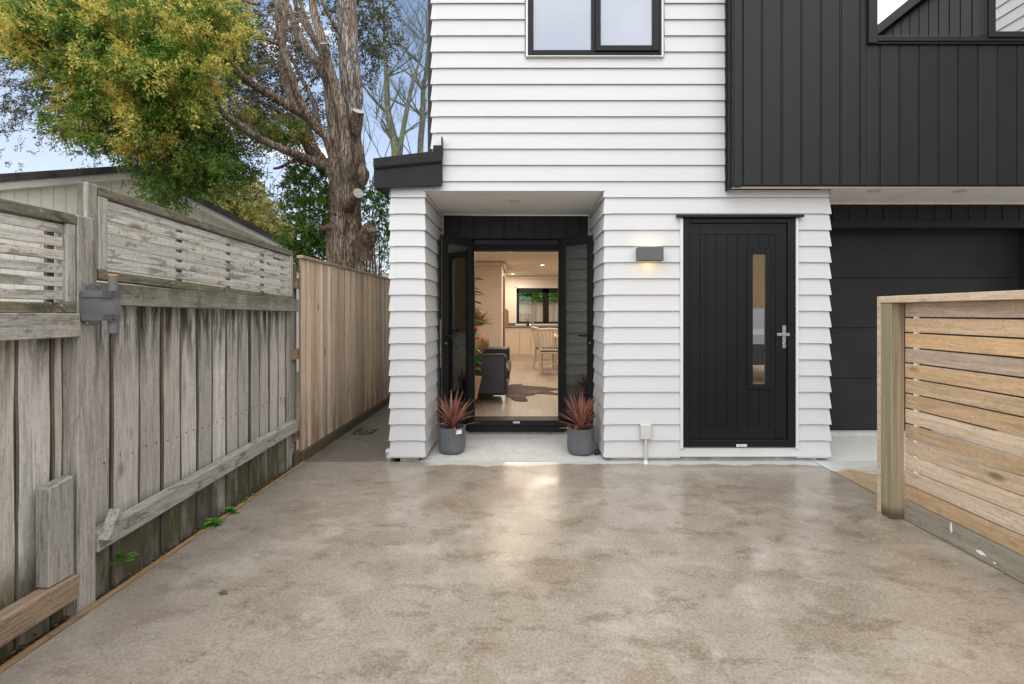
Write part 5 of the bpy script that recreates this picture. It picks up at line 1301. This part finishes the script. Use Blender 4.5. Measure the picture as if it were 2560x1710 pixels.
stems_ = [[(1075,1500,14,60),(1072,1000,14,52),(1060,780,14,44),(1025,620,14,34),(1015,420,14,28),(1005,250,14,20),(1000,60,14,14),(990,-80,14,9)],
          [(1075,900,14,40),(1100,740,14,28),(1130,580,14,24),(1165,420,14,19),(1195,330,14,14),(1215,200,14,9),(1180,80,14,6)],
          [(1205,1400,14.6,44),(1200,840,14.6,34),(1212,640,14.6,30),(1215,500,14.6,24),(1230,380,14.6,18),(1240,240,14.6,12),(1230,60,14.6,8)]]
tips = []
for S_ in stems_: limb(m, S_, n=9, wob=.06)
m.build('trunk', M['barklichen'], ba, smooth=True)
m = MB()
for S_ in stems_:
    for (x_,y_,Y,w_) in S_[2:]:
        for k in range(3):
            a = random.choice((-1,1)); branch(m, P(500+x_*.4592,y_*.4592,Y), Vector((a*random.uniform(.3,.9),random.uniform(-.4,.4),random.uniform(.3,1))).normalized(), random.uniform(.7,1.4), max(.010,w_*.4592*Y/F*.2), 3)
for (x_,y_) in ((900,900),(930,760),(960,650),(905,1000),(1000,880),(1150,850)):
    for k in range(2): branch(m, P(500+x_*.4592,y_*.4592,14), Vector((random.uniform(-.6,.3),0,.9)).normalized(), 1.2, .016, 2)
m.build('branches', M['barklichen'], ba)

# ------------------------------------------------------------------ gable house at the left
Y0 = 9.0; X0 = (333-CU)/F*Y0; th = math.radians(60); d = Vector((math.cos(th), math.sin(th), 0)); nrm = Vector((math.sin(th), -math.cos(th), 0))
Zp = 1.354+.2994*9; sl_ = .345; Lh = 4.2
gh = thing('gable_house', 'cream gabled house with dark roof beyond the weathered fence', 'house', (X0,Y0,-.1))
pk = Vector((X0,Y0,0))
def gp(t_, z_, o_=0): return pk+d*t_+nrm*o_+Vector((0,0,z_))
roofz = lambda t_: Zp-.10-sl_*abs(t_)
m = MB()
t_ = -Lh
while t_ < Lh-.01:
    t2_ = min(t_+.155, Lh)
    for (a,b,o_) in ((t_, t2_-.012, 0),):
        m.add([gp(a,-.1),gp(b,-.1),gp(b,roofz(b)),gp(a,roofz(a)),gp(a,-.1,-.03),gp(b,-.1,-.03),gp(b,roofz(b),-.03),gp(a,roofz(a),-.03)],[(0,1,2,3),(7,6,5,4),(0,4,5,1),(1,5,6,2),(2,6,7,3),(3,7,4,0)])
    t_ = t2_
m.add([gp(-Lh,-.1,-.015),gp(Lh,-.1,-.015),gp(Lh,roofz(Lh),-.015),gp(0,roofz(0),-.015),gp(-Lh,roofz(-Lh),-.015)],[(0,1,2,3,4)])
m.build('wall', M['gable'], gh)
def strip(mb, ta, tb, zof, hgt, o0, o1):
    A = [(ta,Zp-sl_*abs(ta)+zof),(tb,Zp-sl_*abs(tb)+zof)]
    vs = []
    for o_ in (o0,o1):
        vs += [gp(ta,A[0][1],o_),gp(tb,A[1][1],o_),gp(tb,A[1][1]-hgt,o_),gp(ta,A[0][1]-hgt,o_)]
    mb.add(vs, [(0,1,2,3),(7,6,5,4),(0,4,5,1),(1,5,6,2),(2,6,7,3),(3,7,4,0)])
m = MB(); strip(m,-Lh-.3,0,-.085,.12,.10,.13); strip(m,0,Lh+.3,-.085,.12,.10,.13); m.build('barge_board', M['bargew'], gh)
m = MB(); strip(m,-Lh-.35,0,.04,.124,.16,-9); strip(m,0,Lh+.35,.04,.124,.16,-9); m.build('roof', M['oldroof'], gh)
m = MB(); strip(m,-Lh-.3,0,-.19,.02,.10,.0); strip(m,0,Lh+.3,-.19,.02,.10,.0); m.build('eave_soffit', M['gable'], gh)
m = MB(); m.tube([gp(.1,Zp-.05,-.4),gp(.1,Zp+.22,-.4)],.008,n=6); m.build('aerial', M['twig'], gh)

# ------------------------------------------------------------------ weeds, leaves, litter
def weed(x, y, z, s, n, label):
    random.seed(int(abs(x*1000+y*77))); m = MB()
    for i in range(n):
        az = random.uniform(-1.6,1.6); el = random.uniform(.3,1.3); d_ = Vector((math.cos(az)*math.cos(el),math.sin(az)*math.cos(el),math.sin(el)))
        e = Vector((x,y,z))+d_*s*random.uniform(.5,1); m.tube([(x,y,z),e],[.0012,.0008],n=3)
        for k in range(3):
            a2 = k*2.09+az; dd = Vector((math.cos(a2),math.sin(a2),.25)); bigleaf(m, e, dd, s*.36, s*.34, .1)
    return tag(m.build('weed', M['leafbright']), label, 'weed', 'small green weeds along the fence foot')
weed(-2.03,(2.03)*F/(CU-302),.085,.065,11,'clover-like weed sprouting from the mossy boards nearest the camera')
for (u_,v_,s,n,lab) in ((527,1298,.085,13,'larger weed at the fence foot, left of two taller ones'),(567,1275,.075,11,'weed at the fence foot, right of two taller ones'),(495,1326,.05,10,'low weed tuft at the fence foot nearest the offcut'),(612,1245,.05,12,'small weed tuft midway along the kerb strip'),(634,1232,.045,12,'small weed tuft near the middle fence foot'),(725,1170,.04,9,'tiny weed at the far end of the weathered fence'),(470,1345,.035,8,'tiny weed seedling at the soil strip nearest the camera'),(655,1218,.035,10,'tiny weed tuft past the middle of the fence foot')):
    x_ = -1.99; Yw = 1.99*F/(CU-u_); weed(x_,Yw,-.025,s,n,lab)
random.seed(5)
lf = MB(); Yl = H*F/(1483-CV); xl = (560-CU)/F*Yl
bigleaf(lf, Vector((xl-.022,Yl,.004)), Vector((1,-.25,.35)), .055, .026, .4); lf.tube([(xl-.022,Yl,.004),(xl-.045,Yl+.004,.003)],.0009,n=4)
tag(lf.build('fallen_leaf', M['leafdark']), 'single green leaf lying on the open concrete', 'leaf')
# gritty litter and leaf crumbs: uncountable
m = MB()
for i in range(1500):
    if i < 1100: y_ = random.uniform(1.3,4.3); x_ = random.uniform(-2.05,-1.95); z_ = -.02+random.uniform(0,.02); s = random.uniform(.006,.018)
    else:
        y_ = random.uniform(1.5,4.3); x_ = random.uniform(-1.9,2.4); z_ = .001; s = random.uniform(.002,.006)
    a = random.uniform(0,6.28); m.add([(x_+s*math.cos(a),y_+s*math.sin(a),z_+random.uniform(0,.003)),(x_+.4*s*math.cos(a+1.6),y_+.4*s*math.sin(a+1.6),z_+random.uniform(0,.003)),(x_-s*math.cos(a),y_-s*math.sin(a),z_+.001),(x_+.4*s*math.cos(a-1.6),y_+.4*s*math.sin(a-1.6),z_+.001)],[(0,1,2,3)])
tag(m.build('leaf_litter', leafmat('dry_litter', [(.05,.03,.015),(.16,.09,.03),(.09,.05,.025),(.28,.2,.06)], trans=.1)), kind='stuff', label='dry leaf crumbs and grit on the concrete', cat='litter')
m = MB()
for i in range(26):
    x_ = random.uniform(-1.88,-1.70); y_ = random.uniform(5.41,5.61); a = random.uniform(0,6.28); bigleaf(m, Vector((x_,y_,.005)), Vector((math.cos(a),math.sin(a),.1)), .04,.02,.1)
tag(m.build('grate_leaves', M['leafyellow']), kind='stuff', label='yellow fallen leaves caught in the drain grate', cat='leaves')

# ------------------------------------------------------------------ things behind the camera, seen in reflections
wg = thing('neighbour_wing', 'neighbouring charcoal and white unit reflected in the upstairs window', 'house', (6.5,2,0))
m = MB()
y = .3
while y < 2.2: m.box(6.0,6.02,y+.006,y+.166,0,6.0,ch=.003); y += .1725
m.box(6.012,6.2,.3,2.25,0,6.0); m.build('charcoal_cladding', M['charcoal'], wg)
m = MB(); boards(m, (6.0,2.26), (6.0,4.24), (-1,0), .05, 6.0); m.box(6.02,6.2,2.26,4.24,0,6.0); m.build('weatherboard_wall', M['white'], wg)
MB().box(5.93,9.0,.28,4.1,6.0,6.16).build('roof', M['black'], wg)
th_ = thing('tan_house', 'tan house across the drive, seen only reflected in the door glass', 'house', (6,-9,0))
MB().box(2,12,-9.4,-9,0,4.2).build('wall', M['tan'], th_); MB().box(1.6,12.4,-9.6,-8.7,4.2,4.35).build('roof', M['oldroof'], th_); MB().box(4.5,6.5,-8.99,-8.95,1.0,2.1).build('window', M['cushion'], th_); MB().box(2,12,-8.3,-8.24,0,.5).build('low_wall', M['gable'], th_)
car = thing('parked_car', 'silver car parked behind the viewpoint, reflected in the door glass', 'car', (5.0,-2.6,0))
prof_c = [(-4.6,.35),(-4.6,.75),(-4.4,.95),(-3.9,1.0),(-3.4,1.42),(-2.2,1.45),(-1.5,1.02),(-.75,.92),(-.5,.75),(-.48,.35)]
m = MB(); n_ = len(prof_c)
vs_ = [(4.35+(.12 if z_ > 1.1 else 0),y_,z_) for y_,z_ in prof_c]+[(5.75-(.12 if z_ > 1.1 else 0),y_,z_) for y_,z_ in prof_c]
m.add(vs_, [tuple(range(n_)),tuple(reversed(range(n_,2*n_)))]+[(i,(i+1)%n_,(i+1)%n_+n_,i+n_) for i in range(n_)]); m.build('body', M['carpaint'], car)
MB().box(4.35,5.75,-3.35,-2.25,1.05,1.36).build('window', M['rubber'], car)
for (a,b) in ((4.38,-1.25),(5.72,-1.25),(4.38,-3.85),(5.72,-3.85)):
    w3 = MB().tube([(a-.1,b,.32),(a+.1,b,.32)],.32,n=24).build('wheel', M['rubber'], car); m = MB().tube([(a-.105,b,.32),(a+.105,b,.32)],.2,n=16); m.build('rim', M['steel'], w3)
